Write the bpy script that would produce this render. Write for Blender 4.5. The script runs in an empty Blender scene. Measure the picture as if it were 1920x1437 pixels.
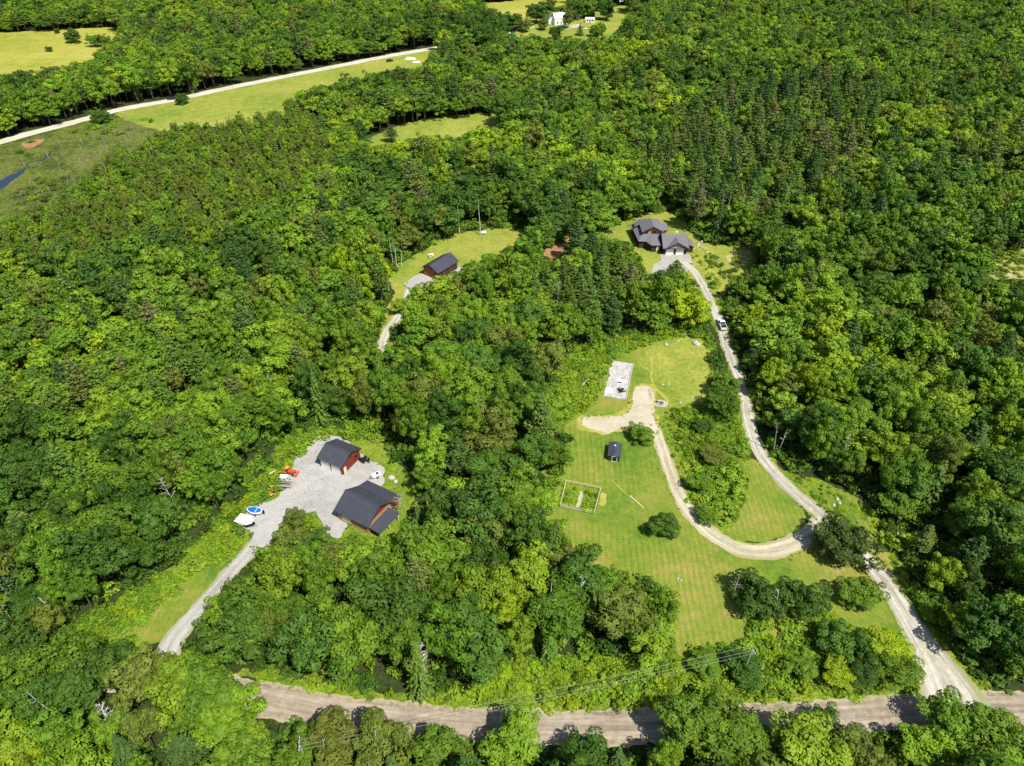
import bpy, math, random
import numpy as np
from mathutils import Vector, Matrix
from mathutils.geometry import delaunay_2d_cdt
R = math.radians
rng = np.random.default_rng(7); random.seed(7)
sc = bpy.context.scene
col = sc.collection

# ------------------------------------------------------------------ camera, sky, sun, exposure
FPX, TILT, CH = 1332.0, R(38), 120.0            # focal length in photo pixels, tilt below level, flying height
cam = bpy.data.cameras.new('Camera'); co = bpy.data.objects.new('Camera', cam); col.objects.link(co)
cam.sensor_width = 36; cam.lens = 36*FPX/1920; cam.clip_start = 1; cam.clip_end = 20000
co.location = (0, 0, CH); co.rotation_euler = (R(90)-TILT, 0, 0); sc.camera = co
SUN_EL, SUN_AZ = 56, 141                         # azimuth clockwise from +Y
w = bpy.data.worlds.new('World'); sc.world = w; w.use_nodes = True
nt = w.node_tree; nt.nodes.clear()
sk = nt.nodes.new('ShaderNodeTexSky'); sk.sky_type = 'NISHITA'; sk.sun_disc = False
sk.sun_elevation = R(SUN_EL); sk.sun_rotation = R(SUN_AZ)
bg = nt.nodes.new('ShaderNodeBackground'); bg.inputs[1].default_value = 0.09
wo = nt.nodes.new('ShaderNodeOutputWorld'); nt.links.new(sk.outputs[0], bg.inputs[0]); nt.links.new(bg.outputs[0], wo.inputs[0])
sd = bpy.data.lights.new('Sun', 'SUN'); sd.energy = 5.0; sd.angle = R(0.5); sd.color = (1, .955, .87)
so = bpy.data.objects.new('Sun', sd); col.objects.link(so)
sv = Vector((math.sin(R(SUN_AZ))*math.cos(R(SUN_EL)), math.cos(R(SUN_AZ))*math.cos(R(SUN_EL)), math.sin(R(SUN_EL))))
so.rotation_euler = sv.to_track_quat('Z', 'Y').to_euler(); so.location = (0, 0, 300)
sc.view_settings.view_transform = 'Standard'; sc.view_settings.look = 'None'
sc.view_settings.exposure = 0.46; sc.view_settings.gamma = 1

# ------------------------------------------------------------------ ground relief and photo geometry
def hgt(x, y):
    r = 1.6*np.sin(x/61+.8)*np.cos(y/83-.3) + 3.2*np.exp(-((x-62)**2+(y-240)**2)/(2*42**2))
    far = np.clip((y-240)/250, 0, 1)
    r = r + far*(5*np.sin(x/120+1.3)*np.cos(y/95+.4))
    r = r + np.clip((x-110)/200, 0, 1)*8*np.clip((y-80)/200, 0, 1)
    return r
cT, sT = math.cos(TILT), math.sin(TILT)
def P(px, py, dz=0.0, z0=None):
    """world point seen at photo pixel (px,py), dz above the ground (or above height z0)"""
    u = (px-960)/FPX; v = (718.5-py)/FPX
    dy = cT+v*sT; dd = -sT+v*cT
    z = 0.0 if z0 is None else z0
    for k in range(14 if z0 is None else 1):
        t = (z+dz-CH)/dd; x, y = u*t, dy*t
        if z0 is None: z = float(hgt(x, y))
    return x, y, z+dz
def proj(x, y, z):
    zc = y*cT-(z-CH)*sT; yc = y*sT+(z-CH)*cT
    zc = np.maximum(zc, 1e-3)
    return 960+FPX*x/zc, 718.5-FPX*yc/zc
def inside(poly, px, py):
    px = np.asarray(px, float); py = np.asarray(py, float)
    c = np.zeros(px.shape, bool); n = len(poly)
    for i in range(n):
        x1, y1 = poly[i]; x2, y2 = poly[i-1]
        if y1 == y2: continue
        k = ((y1 > py) != (y2 > py)) & (px < (x2-x1)*(py-y1)/(y2-y1)+x1)
        c ^= k
    return c
def h0(x, y): return float(hgt(x, y))

# ------------------------------------------------------------------ materials
def lk(t, a, b): t.links.new(a, b)
def base_mat(name, rough=.8, spec=.25):
    m = bpy.data.materials.new(name); m.use_nodes = True
    b = m.node_tree.nodes['Principled BSDF']; b.inputs['Roughness'].default_value = rough
    b.inputs['Specular IOR Level'].default_value = spec
    return m, m.node_tree, b
def noise(t, scale, detail=4, coord=None, rough=.55, dist=0):
    n = t.nodes.new('ShaderNodeTexNoise'); n.inputs['Scale'].default_value = scale; n.inputs['Detail'].default_value = detail
    n.inputs['Roughness'].default_value = rough; n.inputs['Distortion'].default_value = dist
    if coord is None:
        g = t.nodes.new('ShaderNodeTexCoord'); coord = g.outputs['Object']
    lk(t, coord, n.inputs['Vector']); return n.outputs['Fac']
def ramp(t, fac, stops):
    r = t.nodes.new('ShaderNodeValToRGB'); e = r.color_ramp.elements
    e[0].position, e[0].color = stops[0][0], (*stops[0][1], 1)
    e[1].position, e[1].color = stops[-1][0], (*stops[-1][1], 1)
    for p, c in stops[1:-1]:
        k = e.new(p); k.color = (*c, 1)
    lk(t, fac, r.inputs[0]); return r.outputs[0]
def mix(t, a, b, fac, mode='MIX'):
    m = t.nodes.new('ShaderNodeMix'); m.data_type = 'RGBA'; m.blend_type = mode
    for s, v in ((m.inputs[0], fac), (m.inputs[6], a), (m.inputs[7], b)):
        if isinstance(v, (int, float)): s.default_value = v
        elif isinstance(v, tuple): s.default_value = (*v, 1)
        else: lk(t, v, s)
    return m.outputs[2]
def mmath(t, op, a, b=0.0, clamp=False):
    m = t.nodes.new('ShaderNodeMath'); m.operation = op; m.use_clamp = clamp
    for s, v in ((m.inputs[0], a), (m.inputs[1], b)):
        if isinstance(v, (int, float)): s.default_value = v
        else: lk(t, v, s)
    return m.outputs[0]
def bump(t, b, h, strength, dist):
    n = t.nodes.new('ShaderNodeBump'); n.inputs['Strength'].default_value = strength; n.inputs['Distance'].default_value = dist
    lk(t, h, n.inputs['Height']); lk(t, n.outputs[0], b.inputs['Normal'])

def ground_mat(name, stops, s1, s2, s3, fine=.35, bstr=.6, bdist=.25, rough=.95, bs=None):
    m, t, b = base_mat(name, rough, .1)
    n1 = noise(t, s1, 5); n2 = noise(t, s2, 6, rough=.7); n3 = noise(t, s3, 3)
    c = ramp(t, mmath(t, 'ADD', mmath(t, 'MULTIPLY', n1, .5), mmath(t, 'MULTIPLY', n2, .5)), stops)
    f = ramp(t, n3, [(.3, (1-fine,)*3), (.7, (1+fine,)*3)])
    c = mix(t, c, f, 1.0, 'MULTIPLY')
    lk(t, c, b.inputs['Base Color']); bump(t, b, n3 if bs is None else noise(t, bs, 3), bstr, bdist)
    return m
M = {}
M['floor'] = ground_mat('forest_floor', [(.3, (.018, .03, .008)), (.5, (.035, .05, .014)), (.7, (.06, .055, .025))], .05, .6, 2.5, bdist=.4)
M['rough'] = ground_mat('rough_grass', [(.32, (.075, .15, .014)), (.45, (.135, .22, .02)), (.56, (.20, .26, .026)), (.72, (.28, .28, .05))], .09, .7, 2.6, fine=.45, bstr=1, bdist=.5)
M['meadow'] = ground_mat('meadow_grass', [(.36, (.13, .19, .024)), (.46, (.20, .245, .035)), (.56, (.27, .28, .05)), (.68, (.34, .31, .085))], .02, .2, 1.2, fine=.22, bstr=.7, bdist=.4)
M['hay'] = ground_mat('dry_hay_field', [(.36, (.21, .23, .03)), (.5, (.31, .31, .05)), (.64, (.38, .35, .085))], .015, .15, 1.2, fine=.18)
M['marsh'] = ground_mat('marsh_grass', [(.38, (.04, .058, .014)), (.46, (.068, .09, .018)), (.53, (.11, .14, .022)), (.60, (.125, .11, .045)), (.7, (.17, .18, .04))], .035, .16, .9, fine=.5, bstr=.8, bdist=.5)
M['bare'] = ground_mat('bare_earth', [(.38, (.24, .11, .045)), (.5, (.34, .19, .09)), (.62, (.22, .22, .05))], .12, .8, 3)
M['sand'] = ground_mat('sandy_clearing', [(.38, (.14, .20, .03)), (.46, (.27, .27, .07)), (.54, (.38, .34, .15)), (.65, (.45, .39, .24))], .07, .5, 3, fine=.2)
M['gravel'] = ground_mat('grey_gravel', [(.36, (.29, .275, .25)), (.46, (.335, .325, .30)), (.54, (.375, .365, .345)), (.66, (.41, .40, .38))], .10, .5, 4, fine=.22, bstr=.3, bdist=.05)
M['beige'] = ground_mat('beige_gravel', [(.34, (.34, .295, .19)), (.5, (.44, .395, .29)), (.66, (.51, .465, .36))], .12, .9, 5, fine=.15, bstr=.3, bdist=.05)
M['verge'] = ground_mat('dry_verge', [(.35, (.18, .22, .02)), (.5, (.32, .32, .06)), (.65, (.42, .37, .14))], .2, 1.2, 5, fine=.3)

def lawn_mat(name, axis, per):
    m, t, b = base_mat(name, .95, .1)
    g = t.nodes.new('ShaderNodeTexCoord'); mp = t.nodes.new('ShaderNodeMapping'); mp.inputs['Rotation'].default_value = (0, 0, axis)
    lk(t, g.outputs['Object'], mp.inputs[0])
    n1 = noise(t, .06, 5); n2 = noise(t, .45, 6, rough=.7); n3 = noise(t, 3.2, 3)
    c = ramp(t, mmath(t, 'ADD', mmath(t, 'MULTIPLY', n1, .55), mmath(t, 'MULTIPLY', n2, .45)),
             [(.37, (.08, .155, .016)), (.45, (.13, .195, .022)), (.52, (.18, .216, .03)), (.585, (.235, .225, .046)), (.66, (.29, .25, .08))])
    wv = t.nodes.new('ShaderNodeTexWave'); wv.bands_direction = 'X'; wv.inputs['Scale'].default_value = .314/per
    wv.inputs['Distortion'].default_value = 3.5; wv.inputs['Detail'].default_value = 2; wv.inputs['Detail Scale'].default_value = .25
    lk(t, mp.outputs[0], wv.inputs['Vector'])
    sc2 = t.nodes.new('ShaderNodeMapping'); sc2.inputs['Scale'].default_value = (2.2, .12, 1); lk(t, mp.outputs[0], sc2.inputs[0])
    n4 = noise(t, 1.0, 4, sc2.outputs[0])
    s = mmath(t, 'ADD', mmath(t, 'MULTIPLY', wv.outputs['Fac'], .55), mmath(t, 'MULTIPLY', n4, .9))
    s = ramp(t, s, [(.35, (.84, .88, .84)), (1.0, (1.14, 1.1, 1.18))])
    amt = ramp(t, noise(t, .045, 3), [(.40, (.05,)*3), (.58, (1,)*3)])
    c = mix(t, c, mix(t, c, s, 1.0, 'MULTIPLY'), amt)
    c = mix(t, c, ramp(t, n3, [(.3, (.8,)*3), (.7, (1.2,)*3)]), 1.0, 'MULTIPLY')
    lk(t, c, b.inputs['Base Color']); bump(t, b, n3, .5, .15); return m
M['lawn'] = lawn_mat('mown_lawn', R(2), 1.25)

def track_mat(name, stops, track, verge=None, crown_=(.91, .92, .86)):
    """gravel or dirt running along a strip; 'across' runs -1..1 from edge to edge"""
    m, t, b = base_mat(name, .95, .12)
    a = t.nodes.new('ShaderNodeAttribute'); a.attribute_name = 'across'
    al = t.nodes.new('ShaderNodeAttribute'); al.attribute_name = 'along'
    n1 = noise(t, .1, 5); n2 = noise(t, .9, 5, rough=.7); n3 = noise(t, 5, 2)
    c = ramp(t, mmath(t, 'ADD', mmath(t, 'MULTIPLY', n1, .5), mmath(t, 'MULTIPLY', n2, .5)), stops)
    cx = t.nodes.new('ShaderNodeCombineXYZ'); lk(t, mmath(t, 'MULTIPLY', a.outputs['Fac'], 3.2), cx.inputs[0]); lk(t, mmath(t, 'MULTIPLY', al.outputs['Fac'], .05), cx.inputs[1])
    n4 = noise(t, 1.7, 4, cx.outputs[0], dist=.3)
    c = mix(t, c, ramp(t, n4, [(.35, track[0]), (.65, track[1])]), 1.0, 'MULTIPLY')
    c = mix(t, c, ramp(t, n3, [(.3, (.86,)*3), (.7, (1.14,)*3)]), 1.0, 'MULTIPLY')
    aa = mmath(t, 'ADD', mmath(t, 'ABSOLUTE', a.outputs['Fac']), mmath(t, 'MULTIPLY', mmath(t, 'SUBTRACT', n1, .5), .35))
    c = mix(t, c, ramp(t, aa, [(0, crown_), (.16, crown_), (.30, (1.1, 1.1, 1.1)), (.58, (1.1, 1.1, 1.1)), (.75, (.9, .9, .86))]), 1.0, 'MULTIPLY')
    if verge:
        e = mmath(t, 'ADD', mmath(t, 'ABSOLUTE', a.outputs['Fac']), mmath(t, 'MULTIPLY', mmath(t, 'SUBTRACT', n2, .5), 1.3))
        c = mix(t, c, verge, ramp(t, e, [(.72, (0,)*3), (1.02, (.85,)*3)]))
    lk(t, c, b.inputs['Base Color']); bump(t, b, n2, .35, .08); return m
M['drive'] = track_mat('driveway_gravel', [(.36, (.30, .275, .225)), (.5, (.40, .375, .325)), (.64, (.48, .455, .40))], ((.76, .75, .71), (1.17, 1.17, 1.16)), (.24, .26, .06))
M['greydrive'] = track_mat('grey_driveway_gravel', [(.36, (.28, .265, .235)), (.5, (.34, .325, .295)), (.64, (.40, .39, .365))], ((.86, .86, .85), (1.1, 1.1, 1.1)), (.24, .26, .06), (.95, .96, .93))
M['loop'] = track_mat('loop_gravel', [(.34, (.33, .29, .205)), (.5, (.42, .38, .285)), (.66, (.49, .45, .355))], ((.78, .76, .70), (1.15, 1.15, 1.12)), (.28, .28, .06))
M['dirt'] = track_mat('dirt_road_surface', [(.36, (.215, .175, .13)), (.5, (.29, .242, .188)), (.64, (.36, .31, .25))], ((.80, .79, .78), (1.2, 1.19, 1.17)), (.36, .33, .2), (.93, .93, .92))
M['farroad'] = track_mat('pale_road_surface', [(.34, (.40, .37, .30)), (.5, (.50, .47, .40)), (.66, (.56, .53, .46))], ((.9, .9, .9), (1.08, 1.08, 1.08)), (.4, .38, .15))

def plain(name, c, rough=.6, spec=.3, var=.12, sc_=1.2, metal=0, bdist=0):
    m, t, b = base_mat(name, rough, spec); n = noise(t, sc_, 5, rough=.65)
    k = ramp(t, n, [(.3, tuple(x*(1-var) for x in c)), (.7, tuple(min(1, x*(1+var)) for x in c))])
    lk(t, k, b.inputs['Base Color']); b.inputs['Metallic'].default_value = metal
    if bdist: bump(t, b, n, .5, bdist)
    return m
M['metalroof'] = plain('charcoal_metal_roof', (.052, .055, .072), .42, .5, .14, .5)
M['shingle'] = plain('grey_shingles', (.145, .14, .158), .85, .2, .16, 2.5)
M['redwall'] = plain('red_board_wall', (.16, .034, .02), .75, .2, .22, 1.5)
M['orangewall'] = plain('orange_stained_log', (.27, .075, .026), .65, .3, .25, 1.5)
M['logwall'] = plain('tan_log_wall', (.42, .22, .12), .7, .25, .2, 1.5)
M['darkwall'] = plain('dark_brown_wall', (.05, .033, .025), .75, .2, .25, 1.5)
M['tan'] = plain('tan_board_wall', (.36, .23, .13), .75, .2, .18, 1.5)
M['white'] = plain('white_paint', (.76, .76, .74), .45, .4, .05, 1.5)
M['cream'] = plain('cream_trim', (.62, .56, .46), .6, .3, .1)
M['black'] = plain('black_paint', (.015, .015, .017), .4, .4, .2)
M['rubber'] = plain('tyre_rubber', (.02, .02, .02), .9, .1, .2)
M['glass'] = plain('dark_glass', (.015, .02, .028), .12, .6, .1)
M['grey'] = plain('grey_metal', (.22, .22, .23), .5, .4, .15)
M['blue'] = plain('blue_tarp', (.006, .14, .60), .4, .4, .12, 3)
M['redpaint'] = plain('faded_red_paint', (.60, .08, .045), .45, .4, .2)
M['orange'] = plain('orange_paint', (.70, .24, .04), .45, .4, .2)
M['yellow'] = plain('yellow_paint', (.68, .40, .08), .5, .4, .2)
M['wood'] = plain('weathered_wood', (.34, .30, .24), .85, .15, .25, 3)
M['fence'] = plain('pale_fence_wood', (.50, .48, .28), .85, .15, .2, 3)
M['pole'] = plain('pole_wood', (.34, .31, .28), .9, .1, .2)
M['concrete'] = plain('old_concrete', (.42, .40, .37), .9, .15, .28, .9, 0, .05)
M['rock'] = plain('pale_rock', (.44, .42, .38), .9, .15, .25, 2, 0, .1)
M['soil'] = plain('garden_soil', (.40, .36, .26), .95, .05, .3, 2)
M['bark'] = plain('tree_bark', (.10, .08, .06), .95, .05, .3, 3)
M['pinebark'] = plain('pine_bark', (.22, .18, .145), .95, .05, .3, 3)
M['deadwood'] = plain('bleached_deadwood', (.50, .47, .43), .9, .1, .2, 3)
M['wire'] = plain('aluminium_wire', (.34, .34, .3), .4, .5, .05)
M['tarpg'] = plain('green_tarp', (.16, .22, .17), .7, .2, .1)
M['water'] = plain('pond_water', (.008, .016, .035), .06, .6, .1, .1)
M['ash'] = plain('ash', (.10, .09, .085), .95, .05, .4, 3)

def leaf_mat(name, trans=.3, rough=.6):
    m = bpy.data.materials.new(name); m.use_nodes = True; t = m.node_tree; t.nodes.clear()
    a = t.nodes.new('ShaderNodeAttribute'); a.attribute_type = 'INSTANCER'; a.attribute_name = 'tint'
    v = t.nodes.new('ShaderNodeAttribute'); v.attribute_name = 'vary'
    c = mix(t, a.outputs['Color'], v.outputs['Color'], 1.0, 'MULTIPLY')
    p = t.nodes.new('ShaderNodeBsdfPrincipled'); p.inputs['Roughness'].default_value = rough; p.inputs['Specular IOR Level'].default_value = .22
    lk(t, c, p.inputs['Base Color'])
    tr = t.nodes.new('ShaderNodeBsdfTranslucent'); lk(t, mix(t, c, (1.35, 1.25, .55), 1.0, 'MULTIPLY'), tr.inputs[0])
    ms = t.nodes.new('ShaderNodeMixShader'); ms.inputs[0].default_value = trans
    lk(t, p.outputs[0], ms.inputs[1]); lk(t, tr.outputs[0], ms.inputs[2])
    o = t.nodes.new('ShaderNodeOutputMaterial'); lk(t, ms.outputs[0], o.inputs[0]); return m
M['leaf'] = leaf_mat('broad_leaves', .28); M['needle'] = leaf_mat('needles', .12, .7)

# ------------------------------------------------------------------ object helpers
def tag(o, label, cat, group=None, kind=None):
    o['label'] = label; o['category'] = cat
    if group: o['group'] = group
    if kind: o['kind'] = kind
    return o
def empty(name, loc, rz, label, cat, group=None):
    o = bpy.data.objects.new(name, None); col.objects.link(o); o.location = loc; o.rotation_euler = (0, 0, rz)
    o.empty_display_size = .5
    return tag(o, label, cat, group)
class MB:
    def __init__(s): s.v = []; s.f = []
    def poly(s, pts):
        n = len(s.v); s.v += [tuple(p) for p in pts]; s.f.append(tuple(range(n, n+len(pts)))); return s
    def box(s, c, d, rz=0, rx=0, ry=0):
        m = Matrix.Translation(c) @ Matrix.Rotation(rz, 4, 'Z') @ Matrix.Rotation(ry, 4, 'Y') @ Matrix.Rotation(rx, 4, 'X')
        n = len(s.v)
        for z in (-.5, .5):
            for x, y in ((-.5, -.5), (.5, -.5), (.5, .5), (-.5, .5)):
                s.v.append(tuple(m @ Vector((x*d[0], y*d[1], z*d[2]))))
        for f in ((3, 2, 1, 0), (4, 5, 6, 7), (0, 1, 5, 4), (1, 2, 6, 5), (2, 3, 7, 6), (3, 0, 4, 7)):
            s.f.append(tuple(n+i for i in f))
        return s
    def prism(s, pts, z0, z1):      # extruded plan outline
        n = len(s.v); k = len(pts)
        z0 = z0 if hasattr(z0, '__len__') else [z0]*k; z1 = z1 if hasattr(z1, '__len__') else [z1]*k
        s.v += [(p[0], p[1], z) for p, z in zip(pts, z0)]+[(p[0], p[1], z) for p, z in zip(pts, z1)]
        s.f.append(tuple(range(n+k-1, n-1, -1))); s.f.append(tuple(range(n+k, n+2*k)))
        for i in range(k): j = (i+1) % k; s.f.append((n+i, n+j, n+k+j, n+k+i))
        return s
    def slab(s, pts, t):             # sloped quad/polygon given in 3-D, thickened downward
        return s.prism([(p[0], p[1]) for p in pts], [p[2]-t for p in pts], [p[2] for p in pts])
    def tube(s, pts, rad, k=6):
        rad = rad if hasattr(rad, '__len__') else [rad]*len(pts)
        rings = []; pts = [Vector(p) for p in pts]
        for i, p in enumerate(pts):
            d = (pts[min(i+1, len(pts)-1)]-pts[max(i-1, 0)]).normalized()
            a = d.orthogonal().normalized(); b = d.cross(a); n = len(s.v)
            for j in range(k):
                q = 2*math.pi*j/k; s.v.append(tuple(p+(a*math.cos(q)+b*math.sin(q))*rad[i]))
            rings.append(n)
        for i in range(len(rings)-1):
            for j in range(k):
                m = (j+1) % k; s.f.append((rings[i]+j, rings[i]+m, rings[i+1]+m, rings[i+1]+j))
        s.f.append(tuple(rings[0]+j for j in reversed(range(k)))); s.f.append(tuple(rings[-1]+j for j in range(k)))
        return s
    def wheel(s, c, r, wd, ax='x', k=14):
        d = Vector((1, 0, 0)) if ax == 'x' else Vector((0, 1, 0)); c = Vector(c)
        return s.tube([c-d*wd/2, c-d*wd*.4, c+d*wd*.4, c+d*wd/2], [r*.88, r, r, r*.88], k)
    def build(s, name, mat, parent=None, smooth=False, bevel=0):
        me = bpy.data.meshes.new(name); me.from_pydata(s.v, [], s.f); me.materials.append(mat); me.update()
        if smooth: me.polygons.foreach_set('use_smooth', [True]*len(me.polygons))
        o = bpy.data.objects.new(name, me); col.objects.link(o); o.parent = parent
        if bevel:
            b = o.modifiers.new('bevel', 'BEVEL'); b.width = bevel; b.segments = 2; b.limit_method = 'ANGLE'
        return o

# ------------------------------------------------------------------ the setting: ground, sheets, roads
def grid_coords(a, b, step, far):
    c = list(np.arange(a, b+.1, step)); s = step
    while c[-1] < far: s *= 1.5; c.append(c[-1]+s)
    s = step
    while c[0] > -far: s *= 1.5; c.insert(0, c[0]-s)
    return np.array(c)
xs = grid_coords(-560, 560, 5, 5000); ys = grid_coords(-20, 860, 5, 5000)
gx, gy = np.meshgrid(xs, ys); gz = hgt(gx, gy)*np.clip(1-(np.hypot(gx, gy-400)-900)/1500, 0, 1)
nx, ny = len(xs), len(ys)
V = np.stack([gx.ravel(), gy.ravel(), gz.ravel()], 1)
ii = (np.arange(ny-1)[:, None]*nx+np.arange(nx-1)[None]).ravel()
Fq = np.stack([ii, ii+1, ii+nx+1, ii+nx], 1)
def np_mesh(name, V, Fq, mat, attrs=None, smooth=False):
    me = bpy.data.meshes.new(name); k = Fq.shape[1]
    me.vertices.add(len(V)); me.vertices.foreach_set('co', np.ascontiguousarray(V, np.float32).ravel())
    me.loops.add(Fq.size); me.loops.foreach_set('vertex_index', Fq.astype(np.int32).ravel())
    me.polygons.add(len(Fq)); me.polygons.foreach_set('loop_start', np.arange(0, Fq.size, k, dtype=np.int32))
    if smooth: me.polygons.foreach_set('use_smooth', np.ones(len(Fq), bool))
    if mat: me.materials.append(mat)
    me.update(calc_edges=True)
    for n, a in (attrs or {}).items():
        if a.ndim == 2:
            at = me.color_attributes.new(n, 'FLOAT_COLOR', 'POINT'); at.data.foreach_set('color', a.astype(np.float32).ravel())
        else:
            at = me.attributes.new(n, 'FLOAT', 'POINT'); at.data.foreach_set('value', a.astype(np.float32))
    return me
def link(name, me, parent=None):
    o = bpy.data.objects.new(name, me); col.objects.link(o); o.parent = parent; return o
tag(link('ground', np_mesh('ground', V, Fq, M['floor'], smooth=True)), 'dark leaf-strewn forest floor reaching to the horizon', 'ground', kind='structure')

def densify(pts, step, jit):
    out = []; n = len(pts); ph = rng.random(4)*6
    acc = 0
    for i in range(n):
        a = np.array(pts[i]); b = np.array(pts[(i+1) % n]); p0 = np.array(pts[i-1]); p3 = np.array(pts[(i+2) % n])
        L = np.hypot(*(b-a)); k = max(1, int(L/step))
        for j in range(k):
            t = j/k
            q = .5*((2*a)+(b-p0)*t+(2*p0-5*a+4*b-p3)*t*t+(3*a-p0-3*b+p3)*t**3)
            q = q*.7+(a+(b-a)*t)*.3
            d = (b-a)/max(L, 1e-6); s = acc+L*t
            o = jit*(math.sin(s*1.1+ph[0])*.5+math.sin(s*2.7+ph[1])*.4+math.sin(s*.43+ph[2])*.7+(rng.random()-.5)*.8)
            out.append((q[0]-d[1]*o, q[1]+d[0]*o))
        acc += L
    return out
def sheet(name, pix, mat, off, label, cat='ground', step=1.0, jit=.25, grid=4., world=False, kind='structure'):
    pts = pix if world else [P(*p)[:2] for p in pix]
    out = densify(pts, step, jit) if jit else [tuple(p) for p in pts]
    n = len(out); arr = np.array(out)
    gx = np.arange(arr[:, 0].min()+grid*.5, arr[:, 0].max(), grid); gy = np.arange(arr[:, 1].min()+grid*.5, arr[:, 1].max(), grid)
    if len(gx) and len(gy):
        X, Y = np.meshgrid(gx, gy); k = inside(out, X, Y); X, Y = X[k], Y[k]
    else: X = Y = np.array([])
    vs = [Vector(p) for p in out]+[Vector((a, b)) for a, b in zip(X, Y)]
    r = delaunay_2d_cdt(vs, [], [list(range(n))], 1, 1e-5)
    co_ = np.array([(v.x, v.y) for v in r[0]]); z = hgt(co_[:, 0], co_[:, 1])+off
    me = np_mesh(name, np.column_stack([co_, z]), np.array([tuple(f) for f in r[2] if len(f) == 3]), mat, smooth=True)
    return tag(link(name, me), label, cat, kind=kind)
def spline(pts, step):
    pts = [np.array(p, float) for p in pts]; out = []
    for i in range(len(pts)-1):
        p0 = pts[max(i-1, 0)]; a = pts[i]; b = pts[i+1]; p3 = pts[min(i+2, len(pts)-1)]
        k = max(1, int(np.hypot(*(b-a))/step))
        for j in range(k):
            t = j/k; out.append(.5*((2*a)+(b-p0)*t+(2*p0-5*a+4*b-p3)*t*t+(3*a-p0-3*b+p3)*t**3))
    out.append(pts[-1]); return np.array(out)
def ribbon(name, pix, width, mat, off, label, cat, jit=.25, step=.8, cols=8):
    c = spline([P(*p)[:2] for p in pix], step); n = len(c)
    d = np.gradient(c, axis=0); d /= np.hypot(d[:, 0], d[:, 1])[:, None]; nrm = np.column_stack([-d[:, 1], d[:, 0]])
    wd = np.interp(np.linspace(0, 1, n), np.linspace(0, 1, len(width)), width) if hasattr(width, '__len__') else np.full(n, width)
    s = np.concatenate([[0], np.cumsum(np.hypot(*np.diff(c, axis=0).T))])
    V = []; A = []; L = []
    for side in np.linspace(-1, 1, cols+1):
        j = jit*(np.sin(s*.9+side*3)*.5+np.sin(s*2.3+side)*.4+np.sin(s*.31+side*2)*.6+(rng.random(n)-.5)*.9)*(abs(side) > .99)*np.sign(side)
        p = c+nrm*(side*wd/2+j)[:, None]; z = hgt(p[:, 0], p[:, 1])+off
        V.append(np.column_stack([p, z])); A.append(np.full(n, side)); L.append(s)
    V = np.concatenate(V); ii = (np.arange(cols)[:, None]*n+np.arange(n-1)[None]).ravel()
    Fq = np.stack([ii, ii+1, ii+n+1, ii+n], 1)[:, ::-1]
    me = np_mesh(name, V, Fq, mat, {'across': np.concatenate(A), 'along': np.concatenate(L)}, True)
    tag(link(name, me), label, cat, kind='structure'); return c, wd

MAINDRIVE = [(1262,484),(1282,492),(1300,508),(1315,530),(1328,555),(1340,583),(1351,610),(1358,635),(1366,660),(1375,685),(1385,710),(1393,735),(1400,765),(1405,795),(1415,830),(1432,862),(1458,893),(1490,925),(1520,950),(1550,976),(1590,1012),(1625,1050),(1660,1093),(1690,1140),(1720,1190),(1750,1240),(1782,1300),(1790,1322)]
LOOP = [(1213,780),(1225,800),(1233,815),(1243,845),(1256,885),(1271,922),(1291,958),(1318,988),(1350,1013),(1392,1032),(1440,1034),(1485,1022),(1522,1002),(1548,978)]
LOWROAD = [(-260,1262),(-100,1258),(50,1256),(180,1262),(300,1276),(400,1292),(500,1314),(640,1338),(800,1354),(1000,1365),(1200,1363),(1400,1355),(1620,1341),(1800,1330),(2000,1332),(2150,1340)]
YARDDRIVE = [(312,1238),(322,1208),(345,1175),(380,1135),(410,1100),(438,1068),(468,1035),(496,1000),(520,970)]
FARROAD = [(-120,296),(-20,272),(60,250),(130,232),(170,221),(230,205),(330,187),(440,163),(560,139),(680,115),(760,100),(815,91),(880,76),(960,62)]
YARD = [(618,815),(593,819),(586,835),(566,848),(554,858),(544,884),(533,905),(524,932),(500,940),(484,946),(462,962),(452,985),(466,996),(474,1005),(472,1024),(500,1030),(526,1004),(545,975),(580,962),(605,975),(612,1000),(640,1010),(660,960),(700,930),(722,905),(716,892),(722,880),(700,866),(676,850),(640,820)]
APRON = [(1191,726),(1218,726),(1224,738),(1226,765),(1229,792),(1234,812),(1222,818),(1200,812),(1185,803),(1160,806),(1140,812),(1110,806),(1090,797),(1093,784),(1120,783),(1142,783),(1165,779),(1178,773),(1186,758)]
LAWN = [(1230,640),(1270,635),(1303,634),(1325,650),(1330,690),(1327,740),(1318,762),(1280,768),(1250,765),(1232,800),(1250,840),(1290,940),(1320,975),(1360,1005),(1400,1015),(1440,1020),(1490,1010),(1530,990),(1575,1015),(1620,1055),(1655,1100),(1690,1155),(1705,1190),(1690,1215),(1640,1200),(1600,1180),(1560,1150),(1500,1180),(1440,1210),(1380,1235),(1310,1240),(1240,1250),(1200,1200),(1180,1130),(1100,1100),(1020,1040),(1000,980),(1010,900),(1030,860),(1052,830),(1060,790),(1100,775),(1125,740),(1128,700),(1150,676),(1180,660)]
LAWNIN = [(1406,860),(1425,868),(1450,900),(1480,933),(1510,962),(1505,985),(1480,1003),(1440,1016),(1395,1014),(1355,1002),(1375,985),(1395,945),(1402,900)]
LAWNRIGHT = [(1440,868),(1490,905),(1560,915),(1610,935),(1640,985),(1665,1040),(1690,1090),(1712,1140),(1760,1210),(1800,1270),(1790,1290),(1760,1240),(1720,1170),(1680,1105),(1640,1050),(1580,1000),(1530,955),(1480,908)]
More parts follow.
